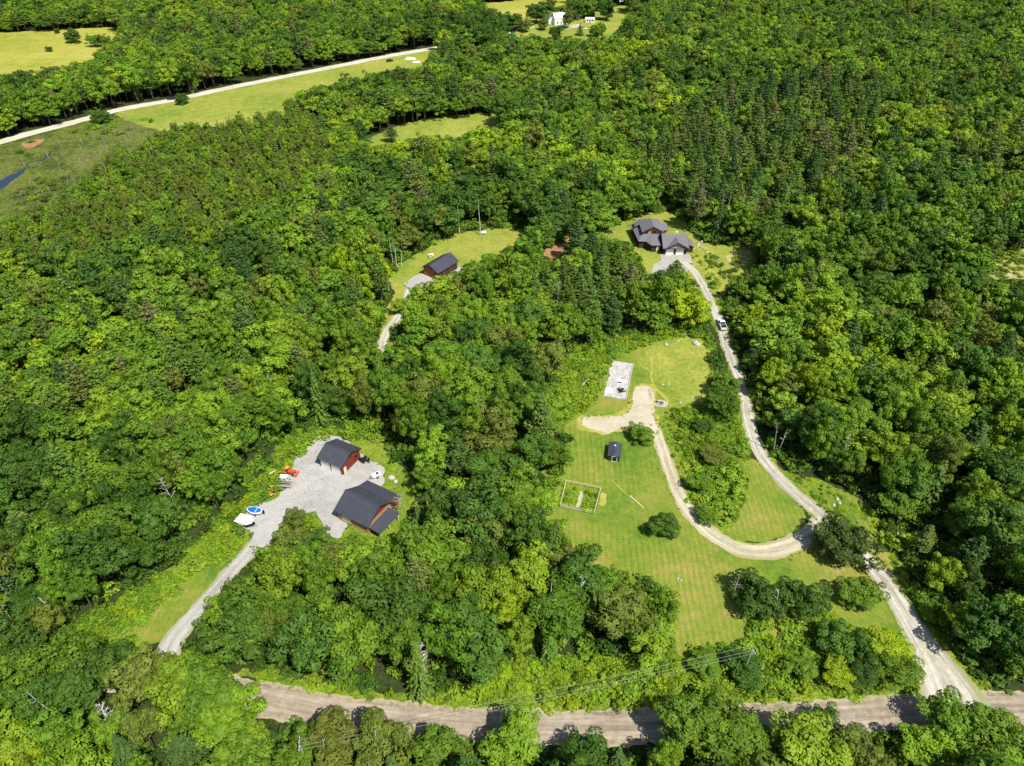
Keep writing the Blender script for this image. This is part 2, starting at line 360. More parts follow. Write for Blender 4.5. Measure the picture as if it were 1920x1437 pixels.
YARDLAWN = [(393,1056),(425,1070),(412,1096),(380,1135),(345,1170),(310,1205),(287,1202),(255,1197),(225,1190),(255,1172),(287,1152),(310,1128),(340,1098),(367,1073)]
YARDGREEN = [(640,815),(700,820),(728,848),(760,880),(778,915),(775,945),(760,975),(740,1010),(690,1030),(600,1020),(560,1010),(540,980),(580,955),(640,950),(690,890),(660,850)]
PAVIL = [(710,642),(716,612),(722,590),(738,555),(732,525),(742,500),(775,478),(800,462),(850,440),(905,430),(960,425),(1000,428),(990,448),(965,462),(930,482),(900,500),(890,540),(860,570),(800,580),(775,600),(760,640),(735,670),(712,665)]
HOUSEG = [(1118,446),(1150,424),(1190,408),(1235,396),(1262,401),(1286,416),(1300,443),(1318,456),(1360,460),(1388,462),(1422,470),(1414,498),(1382,526),(1360,552),(1346,580),(1325,580),(1300,560),(1290,540),(1240,560),(1215,530),(1195,490),(1180,455)]
MEADOW1 = [(215,214),(300,194),(400,172),(500,152),(600,132),(700,112),(800,94),(830,93),(805,125),(740,136),(640,160),(560,195),(540,215),(450,235),(380,240),(300,245)]
MARSH = [(-160,302),(0,270),(100,242),(170,224),(240,206),(300,226),(345,240),(300,262),(250,285),(200,310),(165,345),(120,380),(80,410),(0,440),(-160,470)]
FIELDTL = [(-150,72),(0,62),(150,54),(228,52),(222,68),(195,95),(175,115),(120,130),(60,148),(0,152),(-150,170)]
MIDMEADOW = [(675,268),(740,238),(800,222),(880,215),(950,213),(925,240),(880,255),(800,265),(740,275),(700,282)]
FIELDTC = [(880,10),(960,2),(1010,-4),(1080,-8),(1075,12),(1030,30),(1000,45),(960,48),(925,25)]
FARM = [(945,62),(1000,48),(1060,32),(1100,22),(1140,14),(1180,12),(1172,55),(1150,92),(1080,98),(1010,96),(950,88)]
RIGHTCL = [(1845,505),(1880,482),(1920,468),(2000,455),(2040,500),(1990,530),(1910,525),(1870,527)]
ROADSIDE = [(430,1262),(500,1258),(640,1288),(760,1300),(880,1300),(960,1235),(1040,1235),(1180,1240),(1260,1225),(1310,1225),(1400,1190),(1470,1165),(1560,1140),(1640,1180),(1700,1200),(1740,1265),(1765,1310),(1600,1322),(1400,1337),(1200,1343),(1000,1345),(800,1334),(640,1318),(520,1290)]
LEFTSTRIP = [(150,1180),(225,1130),(300,1082),(385,1010),(440,955),(500,880),(525,825),(560,812),(600,800),(650,808),(720,825),(640,830),(600,860),(560,930),(500,990),(475,1040),(440,1085),(330,1185),(250,1215),(180,1200)]
SHRUBTOP = [(1045,690),(1075,660),(1110,648),(1180,628),(1240,618),(1330,628),(1340,660),(1330,790),(1250,790),(1240,820),(1070,830),(1055,790),(1050,740)]
INLOOP = [(1232,790),(1262,768),(1320,762),(1345,700),(1378,705),(1398,780),(1408,840),(1405,900),(1398,950),(1370,1000),(1330,990),(1290,945),(1262,890),(1245,840)]
RIGHTVERGE = [(1300,470),(1340,520),(1360,590),(1375,640),(1392,690),(1410,760),(1425,820),(1470,880),(1560,910),(1640,960),(1720,1110),(1860,1290),(1790,1330),(1600,1050),(1450,900),(1390,780),(1350,640),(1310,560),(1290,500)]

sheet('rough_grass', ROADSIDE, M['rough'], .02, 'bright weedy bank between the dirt road and the woods', 'ground', jit=.5)
sheet('rough_grass', LEFTSTRIP, M['rough'], .02, 'bright weedy strip left of the barn yard driveway', 'ground', jit=.5)
sheet('rough_grass', SHRUBTOP, M['rough'], .02, 'rough bright grass round the old concrete foundation', 'ground', jit=.5)
sheet('rough_grass', INLOOP, M['rough'], .03, 'rough grass inside the loop of the beige driveway', 'ground', jit=.5)
sheet('rough_grass', RIGHTVERGE, M['rough'], .025, 'grass verge on the right of the long driveway', 'ground', jit=.5)
sheet('rough_grass', YARDGREEN, M['rough'], .025, 'yellow-green grass around the two barns', 'ground', jit=.5)
sheet('lawn', LAWN, M['lawn'], .06, 'large mown lawn with pale mowing stripes', 'lawn', jit=.35)
sheet('lawn', LAWNIN, M['lawn'], .065, 'mown lawn wedge between the loop and the long driveway', 'lawn')
sheet('lawn', LAWNRIGHT, M['lawn'], .065, 'narrow mown strip right of the long driveway', 'lawn')
sheet('lawn', YARDLAWN, M['lawn'], .06, 'leaf-shaped mown patch beside the barn yard driveway', 'lawn')
sheet('rough_lawn', [(1196,668),(1240,642),(1303,634),(1328,652),(1332,690),(1326,745),(1318,764),(1262,768),(1240,745),(1226,725),(1222,700),(1200,690)], M['meadow'], .068, 'unmown yellowish lawn right of the foundation', 'lawn', jit=.5)
sheet('meadow', PAVIL, M['meadow'], .05, 'yellow-green clearing around the charcoal-roofed red shed', 'meadow', jit=.5)
sheet('meadow', HOUSEG, M['meadow'], .05, 'yellow-green knoll lawn around the grey-roofed house', 'meadow', jit=.5)
sheet('meadow', MEADOW1, M['meadow'], .05, 'long bright meadow below the pale country road', 'meadow', step=3, jit=1, grid=8)
sheet('marsh', MARSH, M['marsh'], .04, 'dull green marsh at the left edge with a winding ditch', 'marsh', step=3, jit=1.2, grid=8)
sheet('meadow', MIDMEADOW, M['meadow'], .05, 'narrow bright meadow alone in the middle of the forest', 'meadow', step=3, jit=1, grid=8)
sheet('hay_field', FIELDTL, M['hay'], .05, 'pale yellow hay field in the top left corner', 'field', step=3, jit=1, grid=8)
sheet('hay_field', FIELDTC, M['hay'], .05, 'yellow field at the top edge left of the white farmstead', 'field', step=3, jit=1, grid=8)
sheet('meadow', FARM, M['meadow'], .05, 'grassy farmyard around the far white farmhouse', 'meadow', step=3, jit=.8, grid=8)
sheet('sand', RIGHTCL, M['sand'], .05, 'sandy tan clearing at the right edge', 'ground', step=2, jit=.6)
sheet('bare_earth', [(1012,478),(1035,460),(1070,440),(1097,436),(1086,447),(1062,459),(1054,478),(1048,498),(1036,494),(1030,482)], M['bare'], .05, 'reddish bare slope left of the house knoll', 'ground', jit=.5)
sheet('bare_earth', [(1362,482),(1385,470),(1410,474),(1405,492),(1380,498)], M['sand'], .08, 'tan bare patch right of the house', 'ground', jit=.4)
sheet('bare_earth', [(1722,580),(1735,572),(1750,575),(1745,588),(1730,592)], M['sand'], .05, 'tiny tan gap in the right-hand forest', 'ground', jit=.3)
sheet('bare_earth', [(40,271),(52,264),(84,262),(70,273),(52,280)], M['bare'], .1, 'rust-brown bare patch beside the far pale road', 'ground', step=2, jit=.3)
sheet('verge', [(x+(-6 if x < 1190 else 5), y+(5 if y > 790 else -4)) for x, y in APRON], M['verge'], .09, 'dry yellow verge round the beige gravel apron', 'ground', step=.6, jit=.35)
sheet('gravel_apron', APRON, M['beige'], .12, 'beige gravel apron below the concrete foundation', 'driveway', step=.6, jit=.2)
sheet('gravel_yard', YARD, M['gravel'], .10, 'grey gravel yard between the two red barns', 'yard', step=.8, jit=.3)
sheet('gravel_apron', [(1222,512),(1228,498),(1240,488),(1238,477),(1268,470),(1292,478),(1300,500),(1280,512),(1250,512)], M['gravel'], .11, 'pale gravel apron in front of the house garage doors', 'driveway', step=.8, jit=.3)
sheet('gravel_apron', [(757,534),(775,520),(792,514),(826,526),(858,502),(872,506),(850,530),(825,545),(790,548)], M['gravel'], .11, 'pale gravel in front of the charcoal-roofed red shed', 'driveway', step=.8, jit=.3)
c_low, w_low = ribbon('dirt_road', LOWROAD, 6.3, M['dirt'], .07, 'broad brown dirt road along the bottom', 'road', jit=.35)
c_main, w_main = ribbon('driveway', MAINDRIVE, [3.1]*13+[3.5]*6+[3.8,3.9,4.1,4.4,4.8,5.4,8,12.5], M['drive'], .11, 'long pale gravel driveway running up to the house', 'driveway', jit=.25)
c_loop, w_loop = ribbon('driveway', LOOP, [3.0,3.1,3.4,3.6,4.0,4.3,4.6,5.5], M['loop'], .115, 'beige gravel drive looping round the lawn', 'driveway', jit=.25)
sheet('driveway', [(1500,1014),(1518,1002),(1530,988),(1536,970),(1556,978),(1570,1000),(1545,1010),(1520,1018)], M['beige'], .105, 'flared beige mouth where the loop meets the long driveway', 'driveway', step=.6, jit=.25)
c_yard, w_yard = ribbon('driveway', YARDDRIVE, [5.5,4.5,4,3.6,3.6,3.8,4.2,5], M['greydrive'], .085, 'grey gravel driveway climbing to the barn yard', 'driveway', jit=.25)
c_pav, w_pav = ribbon('driveway', [(716,662),(719,640),(728,618),(742,600),(760,570),(768,545),(775,530)], 3.2, M['drive'], .10, 'short pale track below the charcoal-roofed red shed', 'driveway')
c_far, w_far = ribbon('country_road', FARROAD, 8, M['farroad'], .12, 'pale country road crossing the top left forest', 'road', step=3, jit=.5)
sheet('pond', [(-60,368),(-20,352),(0,340),(20,329),(44,318),(46,322),(32,334),(12,348),(-5,358),(-40,376)], M['water'], .07, 'dark blue pond at the left edge of the marsh', 'water', step=2, jit=.4)
ribbon('ditch', [(44,320),(52,308),(66,302),(80,300),(92,290),(96,284)], .8, M['water'], .075, 'narrow dark ditch winding out of the pond', 'water', jit=.3)
sheet('dry_path', [(1218,668),(1221,690),(1219,710),(1228,730),(1246,748),(1262,770),(1264,769),(1249,746),(1231,727),(1223,710),(1225,690),(1222,668)], M['verge'], .07, 'thin worn footpath winding across the rough lawn', 'path', step=.6, jit=.08)

# ------------------------------------------------------------------ foliage meshes
def unit(n, zmin=-1.0):
    z = rng.uniform(zmin, 1, n); a = rng.random(n)*2*math.pi; r = np.sqrt(1-z*z)
    return np.column_stack([r*np.cos(a), r*np.sin(a), z])
def leaf_arrays(c, nrm, size, var, elong=1.0, long_dir=None):
    n = len(c)
    nrm = nrm/np.linalg.norm(nrm, axis=1)[:, None]
    a = long_dir if long_dir is not None else rng.normal(size=(n, 3))
    a = a-nrm*np.sum(a*nrm, 1)[:, None]; a /= np.linalg.norm(a, axis=1)[:, None]+1e-9
    b = np.cross(nrm, a); s = size*rng.uniform(.7, 1.35, n)
    la = (s*elong)[:, None]*a*.5; lb = (s/elong**.5)[:, None]*b*.5
    j = lambda: 1+rng.uniform(-.3, .3, (n, 1))
    V = np.stack([c-la*j()-lb*.35, c+lb*j(), c+la*j()+lb*.2, c-lb*j()], 1).reshape(-1, 3)
    return V, np.repeat(var, 4, axis=0)
def crown_mesh(name, parts, mat):
    V = np.concatenate([p[0] for p in parts]); C = np.concatenate([p[1] for p in parts])
    C = np.column_stack([C, np.ones(len(C))])
    return np_mesh(name, V, np.arange(len(V)).reshape(-1, 4), mat, {'vary': C})
def varcol(v, n):   # v = brightness; small hue shifts between leaf clumps
    h = rng.uniform(-.1, .1, n)
    return np.column_stack([v*(1+h*1.4), v*(1+h*.3), v*(1-h)])
def broadleaf(name, H, Rr, nclump, nleaf, lsize, flat=.42, low=.3, cl=.27):
    """crown of many leaf clumps spread over an uneven dome; unit metres"""
    cz = H*(low+(1-low)*.5); rz = H*(1-low)*.5
    d = unit(nclump, -.55); lob = 1+.24*np.sin(2*np.arctan2(d[:, 1], d[:, 0])+rng.random()*6)+.16*np.sin(3*np.arctan2(d[:, 1], d[:, 0])+rng.random()*6)+.1*np.sin(5*np.arctan2(d[:, 1], d[:, 0])+rng.random()*6)
    rad = rng.uniform(.58, 1.04, nclump)*lob
    cc = np.column_stack([d[:, 0]*Rr*rad, d[:, 1]*Rr*rad, cz+d[:, 2]*rz*rad]) 
    cr = Rr*cl*rng.uniform(.65, 1.35, nclump)
    parts = []
    for k in range(nclump):
        m = max(6, int(nleaf*(cr[k]/(Rr*cl))**1.6)); u = unit(m, -.45)
        p = cc[k]+u*cr[k]*np.array([1, 1, .72])*rng.uniform(.75, 1.08, (m, 1))
        nr = u*1.0+np.array([0, 0, .2])+rng.normal(size=(m, 3))*.30
        v = rng.uniform(.85, 1.17)*rng.uniform(.92, 1.09, m)
        parts.append(leaf_arrays(p, nr, lsize, varcol(v, m), 1.25))
    m = int(nclump*nleaf*.18); u = unit(m, -.9)
    p = np.array([0, 0, cz])+u*np.array([Rr, Rr, rz])*rng.uniform(.3, .75, (m, 1))
    parts.append(leaf_arrays(p, u+rng.normal(size=(m, 3))*.6, lsize*1.3, varcol(rng.uniform(.8, 1.1, m), m), 1.2))
    return crown_mesh(name, parts, M['leaf'])
def pine(name, H, Rr, whorls, nleaf, lsize, low=.35):
    parts = []
    for k in range(whorls):
        t = k/(whorls-1); z = H*(low+(1-low)*t*.97); rr = Rr*(1-t**1.6)*.95+.35
        nb = rng.integers(4, 7); a0 = rng.random()*6
        for j in range(nb):
            a = a0+j*2*math.pi/nb+rng.uniform(-.35, .35); L = rr*rng.uniform(.65, 1.15)
            dr = np.array([math.cos(a), math.sin(a), 0]); pr = np.array([-dr[1], dr[0], 0])
            m = int(nleaf*(.35+L/Rr)); s = rng.random(m)**.6
            wdt = .36*L*(.25+np.sin(s*2.6))
            p = dr*(s*L)[:, None]+pr*(rng.uniform(-1, 1, m)*wdt)[:, None]
            p[:, 2] = z+rng.uniform(-.12, .3, m)+s*L*.16
            nr = np.array([0, 0, 1.0])+dr*.25+rng.normal(size=(m, 3))*.55
            v = rng.uniform(.85, 1.15)*rng.uniform(.8, 1.25, m)
            parts.append(leaf_arrays(p, nr, lsize, varcol(v, m), 1.9, dr+rng.normal(size=(m, 3))*.6))
    return crown_mesh(name, parts, M['needle'])
def spruce(name, H, Rr, whorls, nleaf, lsize, low=.08, pw=.85):
    parts = []
    for k in range(whorls):
        t = k/(whorls-1); z = H*(low+(1-low)*t); rr = Rr*(1-t)**pw+.12
        nb = int(6+5*(1-t)); a0 = rng.random()*6
        for j in range(nb):
            a = a0+j*2*math.pi/nb+rng.uniform(-.2, .2); L = rr*rng.uniform(.75, 1.15)
            dr = np.array([math.cos(a), math.sin(a), 0]); pr = np.array([-dr[1], dr[0], 0])
            m = max(3, int(nleaf*(.25+L/Rr))); s = rng.random(m)**.55
            p = dr*(s*L)[:, None]+pr*(rng.uniform(-1, 1, m)*.28*L*(1.15-s))[:, None]
            p[:, 2] = z-s*L*.32+rng.uniform(-.1, .12, m)
            nr = np.array([0, 0, 1.0])+dr*.5+rng.normal(size=(m, 3))*.45
            v = rng.uniform(.85, 1.15)*rng.uniform(.8, 1.25, m)
            parts.append(leaf_arrays(p, nr, lsize, varcol(v, m), 1.7, dr+rng.normal(size=(m, 3))*.4))
    return crown_mesh(name, parts, M['needle'])
def trunk_mb(H, r, limbs, spread, mb=None):
    mb = mb or MB(); b1, b2 = rng.uniform(-.25, .25, 2)
    mb.tube([(0, 0, -.4), (b1*.3, b2*.3, H*.25), (b1, b2, H*.5), (b1*.6, b2*1.2, H*.85)], [r*1.25, r*.9, r*.6, r*.15], 7)
    for k in range(limbs):
        a = k*2.4+rng.random(); z = H*rng.uniform(.3, .6); L = spread*rng.uniform(.6, .95)
        mb.tube([(b1*.6, b2*.6, z), (math.cos(a)*L*.5, math.sin(a)*L*.5, z+H*.1), (math.cos(a)*L, math.sin(a)*L, z+H*.24)], [r*.45, r*.3, r*.08], 5)
    return mb
def to_mesh(mb, name, mat):
    me = bpy.data.meshes.new(name); me.from_pydata(mb.v, [], mb.f); me.materials.append(mat)
    me.polygons.foreach_set('use_smooth', [True]*len(me.polygons)); return me
# high detail for single trees: (crown mesh, trunk mesh, native height, native radius)
HI = {'r': [], 'b': [], 'p': [], 's': [], 'c': [], 'u': []}
LO = {'b': [], 'p': [], 's': [], 'u': [], 'd': []}
for k in range(9):
    H, Rr = 14, 4.2
    HI['b'].append((broadleaf('broadleaf_crown', H, Rr, 34+6*k, 150-9*k, .36, low=.26, cl=.30-.01*k), to_mesh(trunk_mb(H, .24, 6, 2.8), 'broadleaf_trunk', M['bark']), H, Rr))
for k in range(4):
    HI['p'].append((pine('pine_crown', 16, 3.6, 13, 26, .42), to_mesh(trunk_mb(18.5, .22, 0, 1), 'pine_trunk', M['pinebark']), 16, 3.6))
for k in range(4):
    HI['s'].append((spruce('spruce_crown', 14, 2.6, 17, 15, .38), to_mesh(trunk_mb(15.5, .18, 0, 1), 'spruce_trunk', M['pinebark']), 14, 2.6))
for k in range(4):
    HI['r'].append((broadleaf('round_crown', 9, 4.2, 60+8*k, 110, .36, low=.02, cl=.25), to_mesh(trunk_mb(8.5, .22, 5, 2.6), 'round_trunk', M['bark']), 9, 4.2))
HI['c'].append((spruce('cedar_crown', 7, 1.1, 22, 9, .3, 0, .45), to_mesh(trunk_mb(6, .1, 0, 1), 'cedar_trunk', M['bark']), 7, 1.1))
for k in range(5):
    HI['u'].append((broadleaf('shrub_leaves', 2.4, 1.7, 26, 34, .3, low=-.1, cl=.32), to_mesh(trunk_mb(2, .05, 4, 1.2), 'shrub_stem', M['bark']), 2.4, 1.7))
def joined(crown, trunk, name):     # crown and trunk in one mesh, for the far forest
    o1 = bpy.data.objects.new(name, crown.copy())
    bm_v = np.empty(len(trunk.vertices)*3, np.float32); trunk.vertices.foreach_get('co', bm_v)
    import bmesh
    bm = bmesh.new(); bm.from_mesh(o1.data); nf = len(bm.faces); bm.from_mesh(trunk); bm.faces.ensure_lookup_table()
    o1.data.materials.append(trunk.materials[0])
    for i in range(nf, len(bm.faces)): bm.faces[i].material_index = 1
    bm.to_mesh(o1.data); bm.free(); return o1
for k in range(9):
    H, Rr = 13, 3.9
    LO['b'].append((joined(broadleaf('far_broadleaf', H, Rr, 24+3*k, 56-3*k, .56, low=.3, cl=.32-.008*k), to_mesh(trunk_mb(H, .24, 3, 2.6), 't', M['bark']), 'far_broadleaf'), H, Rr))
for k in range(4):
    LO['p'].append((joined(pine('far_pine', 16, 3.5, 11, 24, .46), to_mesh(trunk_mb(18, .25, 0, 1), 't', M['pinebark']), 'far_pine'), 16, 3.3))
for k in range(4):
    LO['s'].append((joined(spruce('far_spruce', 13, 2.3, 13, 9, .55), to_mesh(trunk_mb(14, .2, 0, 1), 't', M['pinebark']), 'far_spruce'), 13, 2.3))
for k in range(4):
    LO['u'].append((bpy.data.objects.new('undergrowth_bush', broadleaf('undergrowth_bush', 2.2, 1.7, 14, 16, .42, low=-.1, cl=.36)), 2.2, 1.7))

def scatter_nodes(name, protos):
    g = bpy.data.node_groups.new(name, 'GeometryNodeTree')
    g.interface.new_socket('Geometry', in_out='INPUT', socket_type='NodeSocketGeometry')
    g.interface.new_socket('Geometry', in_out='OUTPUT', socket_type='NodeSocketGeometry')
    N = g.nodes; gi = N.new('NodeGroupInput'); go = N.new('NodeGroupOutput')
    iop = N.new('GeometryNodeInstanceOnPoints'); j = N.new('GeometryNodeJoinGeometry')
    for p in reversed(protos):
        oi = N.new('GeometryNodeObjectInfo'); oi.inputs['Object'].default_value = p; oi.inputs['As Instance'].default_value = True
        g.links.new(oi.outputs['Geometry'], j.inputs[0])
    def att(n, typ):
        a = N.new('GeometryNodeInputNamedAttribute'); a.data_type = typ; a.inputs['Name'].default_value = n
        return [o for o in a.outputs if o.enabled and o.name == 'Attribute'][0]
    g.links.new(gi.outputs[0], iop.inputs['Points']); g.links.new(j.outputs[0], iop.inputs['Instance'])
    iop.inputs['Pick Instance'].default_value = True
    g.links.new(att('vid', 'INT'), iop.inputs['Instance Index'])
    e2r = N.new('FunctionNodeEulerToRotation'); g.links.new(att('rot', 'FLOAT_VECTOR'), e2r.inputs[0]); g.links.new(e2r.outputs[0], iop.inputs['Rotation'])
    g.links.new(att('scl', 'FLOAT_VECTOR'), iop.inputs['Scale'])
    g.links.new(iop.outputs[0], go.inputs[0]); return g
def scatter(name, pts, rot, scl, vid, tint, protos, label, cat):
    me = bpy.data.meshes.new(name); n = len(pts)
    me.vertices.add(n); me.vertices.foreach_set('co', np.asarray(pts, np.float32).ravel())
    for nm, typ, d, key in (('vid', 'INT', vid, 'value'), ('rot', 'FLOAT_VECTOR', rot, 'vector'), ('scl', 'FLOAT_VECTOR', scl, 'vector'), ('tint', 'FLOAT_COLOR', tint, 'color')):
        a = me.attributes.new(nm, typ, 'POINT'); d = np.asarray(d, np.int32 if typ == 'INT' else np.float32); a.data.foreach_set(key, d.ravel())
    o = link(name, me); md = o.modifiers.new('scatter', 'NODES'); md.node_group = scatter_nodes(name, protos)
    return tag(o, label, cat, kind='stuff')

# ------------------------------------------------------------------ tree planting
ROADVIS = [[(470,1276),(560,1297),(650,1310),(760,1324),(900,1334),(1050,1335),(1255,1333),(1255,1384),(1150,1393),(1022,1390),(1010,1352),(985,1338),(945,1338),(920,1352),(880,1342),(800,1362),(745,1350),(690,1362),(650,1372),(600,1365),(545,1362),(520,1345)],
           [(1440,1328),(1560,1314),(1700,1312),(1730,1300),(1700,1368),(1600,1366),(1580,1345),(1560,1322),(1520,1326),(1500,1342),(1440,1340)],
           [(1735,1300),(1780,1290),(1850,1300),(1830,1308),(1760,1310)]]
DRIVEVIS = [[(1285,485),(1300,495),(1345,580),(1372,640),(1386,695),(1370,695),(1350,650),(1336,600),(1315,555),(1297,520)],
            [(1390,750),(1404,762),(1425,820),(1500,905),(1570,975),(1560,988),(1470,915),(1410,845),(1396,800)],
            [(1605,1040),(1635,1040),(1700,1125),(1755,1215),(1810,1280),(1840,1298),(1760,1300),(1720,1215),(1670,1120)],
            [(290,1203),(340,1162),(400,1106),(460,1035),(480,1020),(500,1020),(445,1078),(410,1112),(352,1165),(350,1188),(318,1216)]]
OPEN_ = [[(1470,880),(1520,903),(1565,908),(1600,922),(1625,950),(1640,985),(1658,1035),(1680,1080),(1702,1128),(1740,1188),(1782,1248),(1835,1290),(1800,1298),(1740,1215),(1700,1140),(1650,1060),(1600,1010),(1550,960),(1500,915)],
         YARD, APRON, LAWNIN, YARDLAWN, RIGHTCL, [(683,266),(740,244),(800,229),(880,221),(945,219),(925,236),(880,248),(800,256),(740,266),(700,276)],
         [(945,62),(1000,48),(1060,32),(1100,22),(1140,14),(1180,12),(1170,45),(1145,68),(1080,72),(1010,68),(960,64)],
         [(1230,640),(1270,635),(1303,634),(1325,650),(1328,690),(1325,740),(1318,762),(1260,768),(1300,950),(1450,1020),(1530,1000),(1620,1055),(1655,1100),(1690,1160),(1700,1190),(1640,1185),(1560,1150),(1400,1130),(1400,1195),(1360,1212),(1310,1224),(1262,1222),(1275,1165),(1262,1112),(1230,1082),(1150,1070),(1110,1048),(1075,1000),(1047,972),(1045,920),(1060,870),(1075,830),(1062,790),(1130,740),(1135,690),(1180,660)],
         [(640,820),(700,824),(728,850),(762,885),(770,925),(765,960),(745,1000),(715,1005),(665,990),(620,970),(600,975),(580,945),(560,980),(540,950)],
         [(714,638),(722,590),(738,555),(735,525),(745,500),(775,480),(800,464),(850,442),(905,432),(960,427),(990,430),(962,452),(935,474),(895,488),(868,492),(866,505),(845,522),(800,530),(765,542),(750,572),(758,590),(735,622),(714,655)],
         [(1122,446),(1150,426),(1190,410),(1235,398),(1262,403),(1284,418),(1298,443),(1316,456),(1360,461),(1388,465),(1414,474),(1408,496),(1378,520),(1354,545),(1342,566),(1318,535),(1300,505),(1262,500),(1240,512),(1225,510),(1200,480),(1180,452)],
         [(235,224),(300,206),(400,185),(500,164),(600,145),(700,123),(800,102),(790,122),(740,130),(640,150),(560,168),(540,185),(532,205),(450,216),(380,226),(300,232)],
         [(-160,300),(0,272),(100,250),(170,234),(240,220),(300,232),(330,240),(250,268),(200,290),(165,322),(130,350),(80,385),(0,405),(-160,440)],
         [(-150,72),(0,64),(150,56),(224,54),(214,70),(185,95),(170,110),(120,122),(60,135),(0,137),(-150,150)],
         [(890,9),(960,3),(1010,-2),(1075,-6),(1060,10),(1020,20),(1000,30),(975,38),(940,25)],
         [(1722,580),(1735,572),(1750,575),(1745,588),(1730,592)],
         [(1016,478),(1036,461),(1072,441),(1090,439),(1060,458),(1050,476),(1045,492),(1034,484)],
         [(FARROAD[i][0], FARROAD[i][1]-4) for i in range(12)]+[(FARROAD[i][0], FARROAD[i][1]+(14 if i < 11 else 4)) for i in range(11, -1, -1)]]+ROADVIS+DRIVEVIS
BARNGRASS = [(640,820),(700,824),(728,850),(762,885),(775,930),(765,965),(745,1000),(700,930),(680,850)]
SHRUBZ = [ROADSIDE, LEFTSTRIP, SHRUBTOP, INLOOP]
def blocked(x, y, z, H, Rr, polys, low=.3):
    b = np.zeros(x.shape, bool)
    for dx, dz in ((0, 0), (0, low*.7), (0, .97), (-.85, .62), (.85, .62), (-.6, .88), (.6, .88), (0, .5), (-.6, .4), (.6, .4)):
        px, py = proj(x+dx*Rr, y, z+dz*H)
        for p in polys: b |= inside(p, px, py)
    return b
def shades(x, y, z, H, Rr, polys):
    b = np.zeros(x.shape, bool); k = 1/math.tan(R(SUN_EL))
    for f, sd in ((.45, 0), (.7, 0), (.95, 0), (.6, .75), (.6, -.75), (.8, .5), (.8, -.5)):
        px, py = proj(x-math.sin(R(SUN_AZ))*H*f*k+sd*Rr*math.cos(R(SUN_AZ)), y-math.cos(R(SUN_AZ))*H*f*k-sd*Rr*math.sin(R(SUN_AZ)), z)
        for p in polys: b |= inside(p, px, py)
    return b
def near_line(x, y, c, wd):
    b = np.zeros(x.shape, bool)
    for i in range(0, len(c), 3): b |= (x-c[i, 0])**2+(y-c[i, 1])**2 < (wd[i]/2+1.2)**2
    return b
SITES = [(-41, 122.7, 8), (-31, 106, 10), (-24.5, 216, 8.5), (59, 232, 11), (50, 242, 12)]
def hexgrid(x0, x1, y0, y1, s, jit=.38):
    Y = np.arange(y0, y1, s*.87); out = []
    for i, yy in enumerate(Y):
        X = np.arange(x0+(i % 2)*s/2, x1, s); out.append(np.column_stack([X, np.full(len(X), yy)]))
    g = np.concatenate(out); return g+rng.uniform(-jit, jit, g.shape)*s
def infra(g, m0=30, ma=.80):     # keep what the photo's frame (plus a margin) can see
    return np.abs(g[:, 0]) < m0+g[:, 1]*ma+12
def cut(x, y):
    b = near_line(x, y, c_low, w_low)
    for c, wd in ((c_main, w_main), (c_yard, w_yard), (c_loop, w_loop), (c_pav, w_pav), (c_far, w_far)): b |= near_line(x, y, c, wd)
    for sx, sy, sr in SITES: b |= (x-sx)**2+(y-sy)**2 < sr**2
    return b
def fbm(x, y, s, seed):
    r = np.random.default_rng(seed); o = 0
    for k in range(5):
        a, b, p, q = r.normal(size=4); o = o+np.sin((a*x+b*y)/s*1.6+p*5)*(.5+.3*np.cos((q*x-a*y)/s+b*7))
    return o/2
SPRUCEZ = [(1215,440),(1200,400),(1210,360),(1240,300),(1260,240),(1330,215),(1440,190),(1560,180),(1640,240),(1600,330),(1520,400),(1440,445),(1330,440)]
THINZ = [(-200,430),(60,380),(180,290),(330,235),(540,205),(600,240),(640,330),(560,420),(380,480),(200,520),(-200,560)]
PINEZ = [(1000,520),(1090,470),(1200,500),(1240,560),(1180,620),(1080,640),(1000,600)]
DARKR = [(1350,0),(2200,0),(2200,900),(1750,800),(1600,560),(1500,420),(1650,260),(1500,120)]
TINT = {'mid': (.118, .214, .015), 'light': (.185, .295, .018), 'dark': (.062, .128, .014), 'dusk': (.062, .105, .018), 'olive': (.142, .185, .026), 'lime': (.25, .36, .012), 'blue': (.088, .175, .020)}
CT = {'mid': (.10, .17, .022), 'dark': (.06, .12, .022), 'olive': (.12, .165, .03), 'brown': (.13, .14, .045)}
def pick_tone(x, y, conif, u, right):
    if conif: return 'dark' if u < .30 else 'mid' if u < .72 else 'olive' if u < .96 else 'brown'
    v = .48+(u-.5)*.8+fbm(np.float64(x), np.float64(y), 42, 5)*.30-(.03 if right else 0)
    return 'dark' if v < .20 else 'blue' if v < .25 else 'mid' if v < .58 else 'olive' if v < .64 else 'light' if v < .945 else 'lime'

cand = []           # x, y, z, H, R, kind, tone
g = hexgrid(-620, 620, 34, 800, 6.1); g = g[infra(g)]
pz = hgt(g[:, 0], g[:, 1]); bx, by = proj(g[:, 0], g[:, 1], pz)
inS, inT, inP = inside(SPRUCEZ, bx, by), inside(THINZ, bx, by), inside(PINEZ, bx, by)
u = rng.random((len(g), 6)); mixn = fbm(g[:, 0], g[:, 1], 45, 11)
kind = np.where(inS, np.where(u[:, 0] < .16, 's', np.where(u[:, 0] < .74, 'p', 'b')), np.where(inP & (u[:, 0] < .75), 'p', np.where(u[:, 0] < .05+.14*np.clip(mixn, 0, 1), 'p', np.where(u[:, 0] > .97, 's', 'b'))))
H = np.where(kind == 'b', 7.5+9.5*u[:, 1], np.where(kind == 'p', 13+6*u[:, 1], 10+6*u[:, 1]))+2.2*fbm(g[:, 0], g[:, 1], 30, 3)
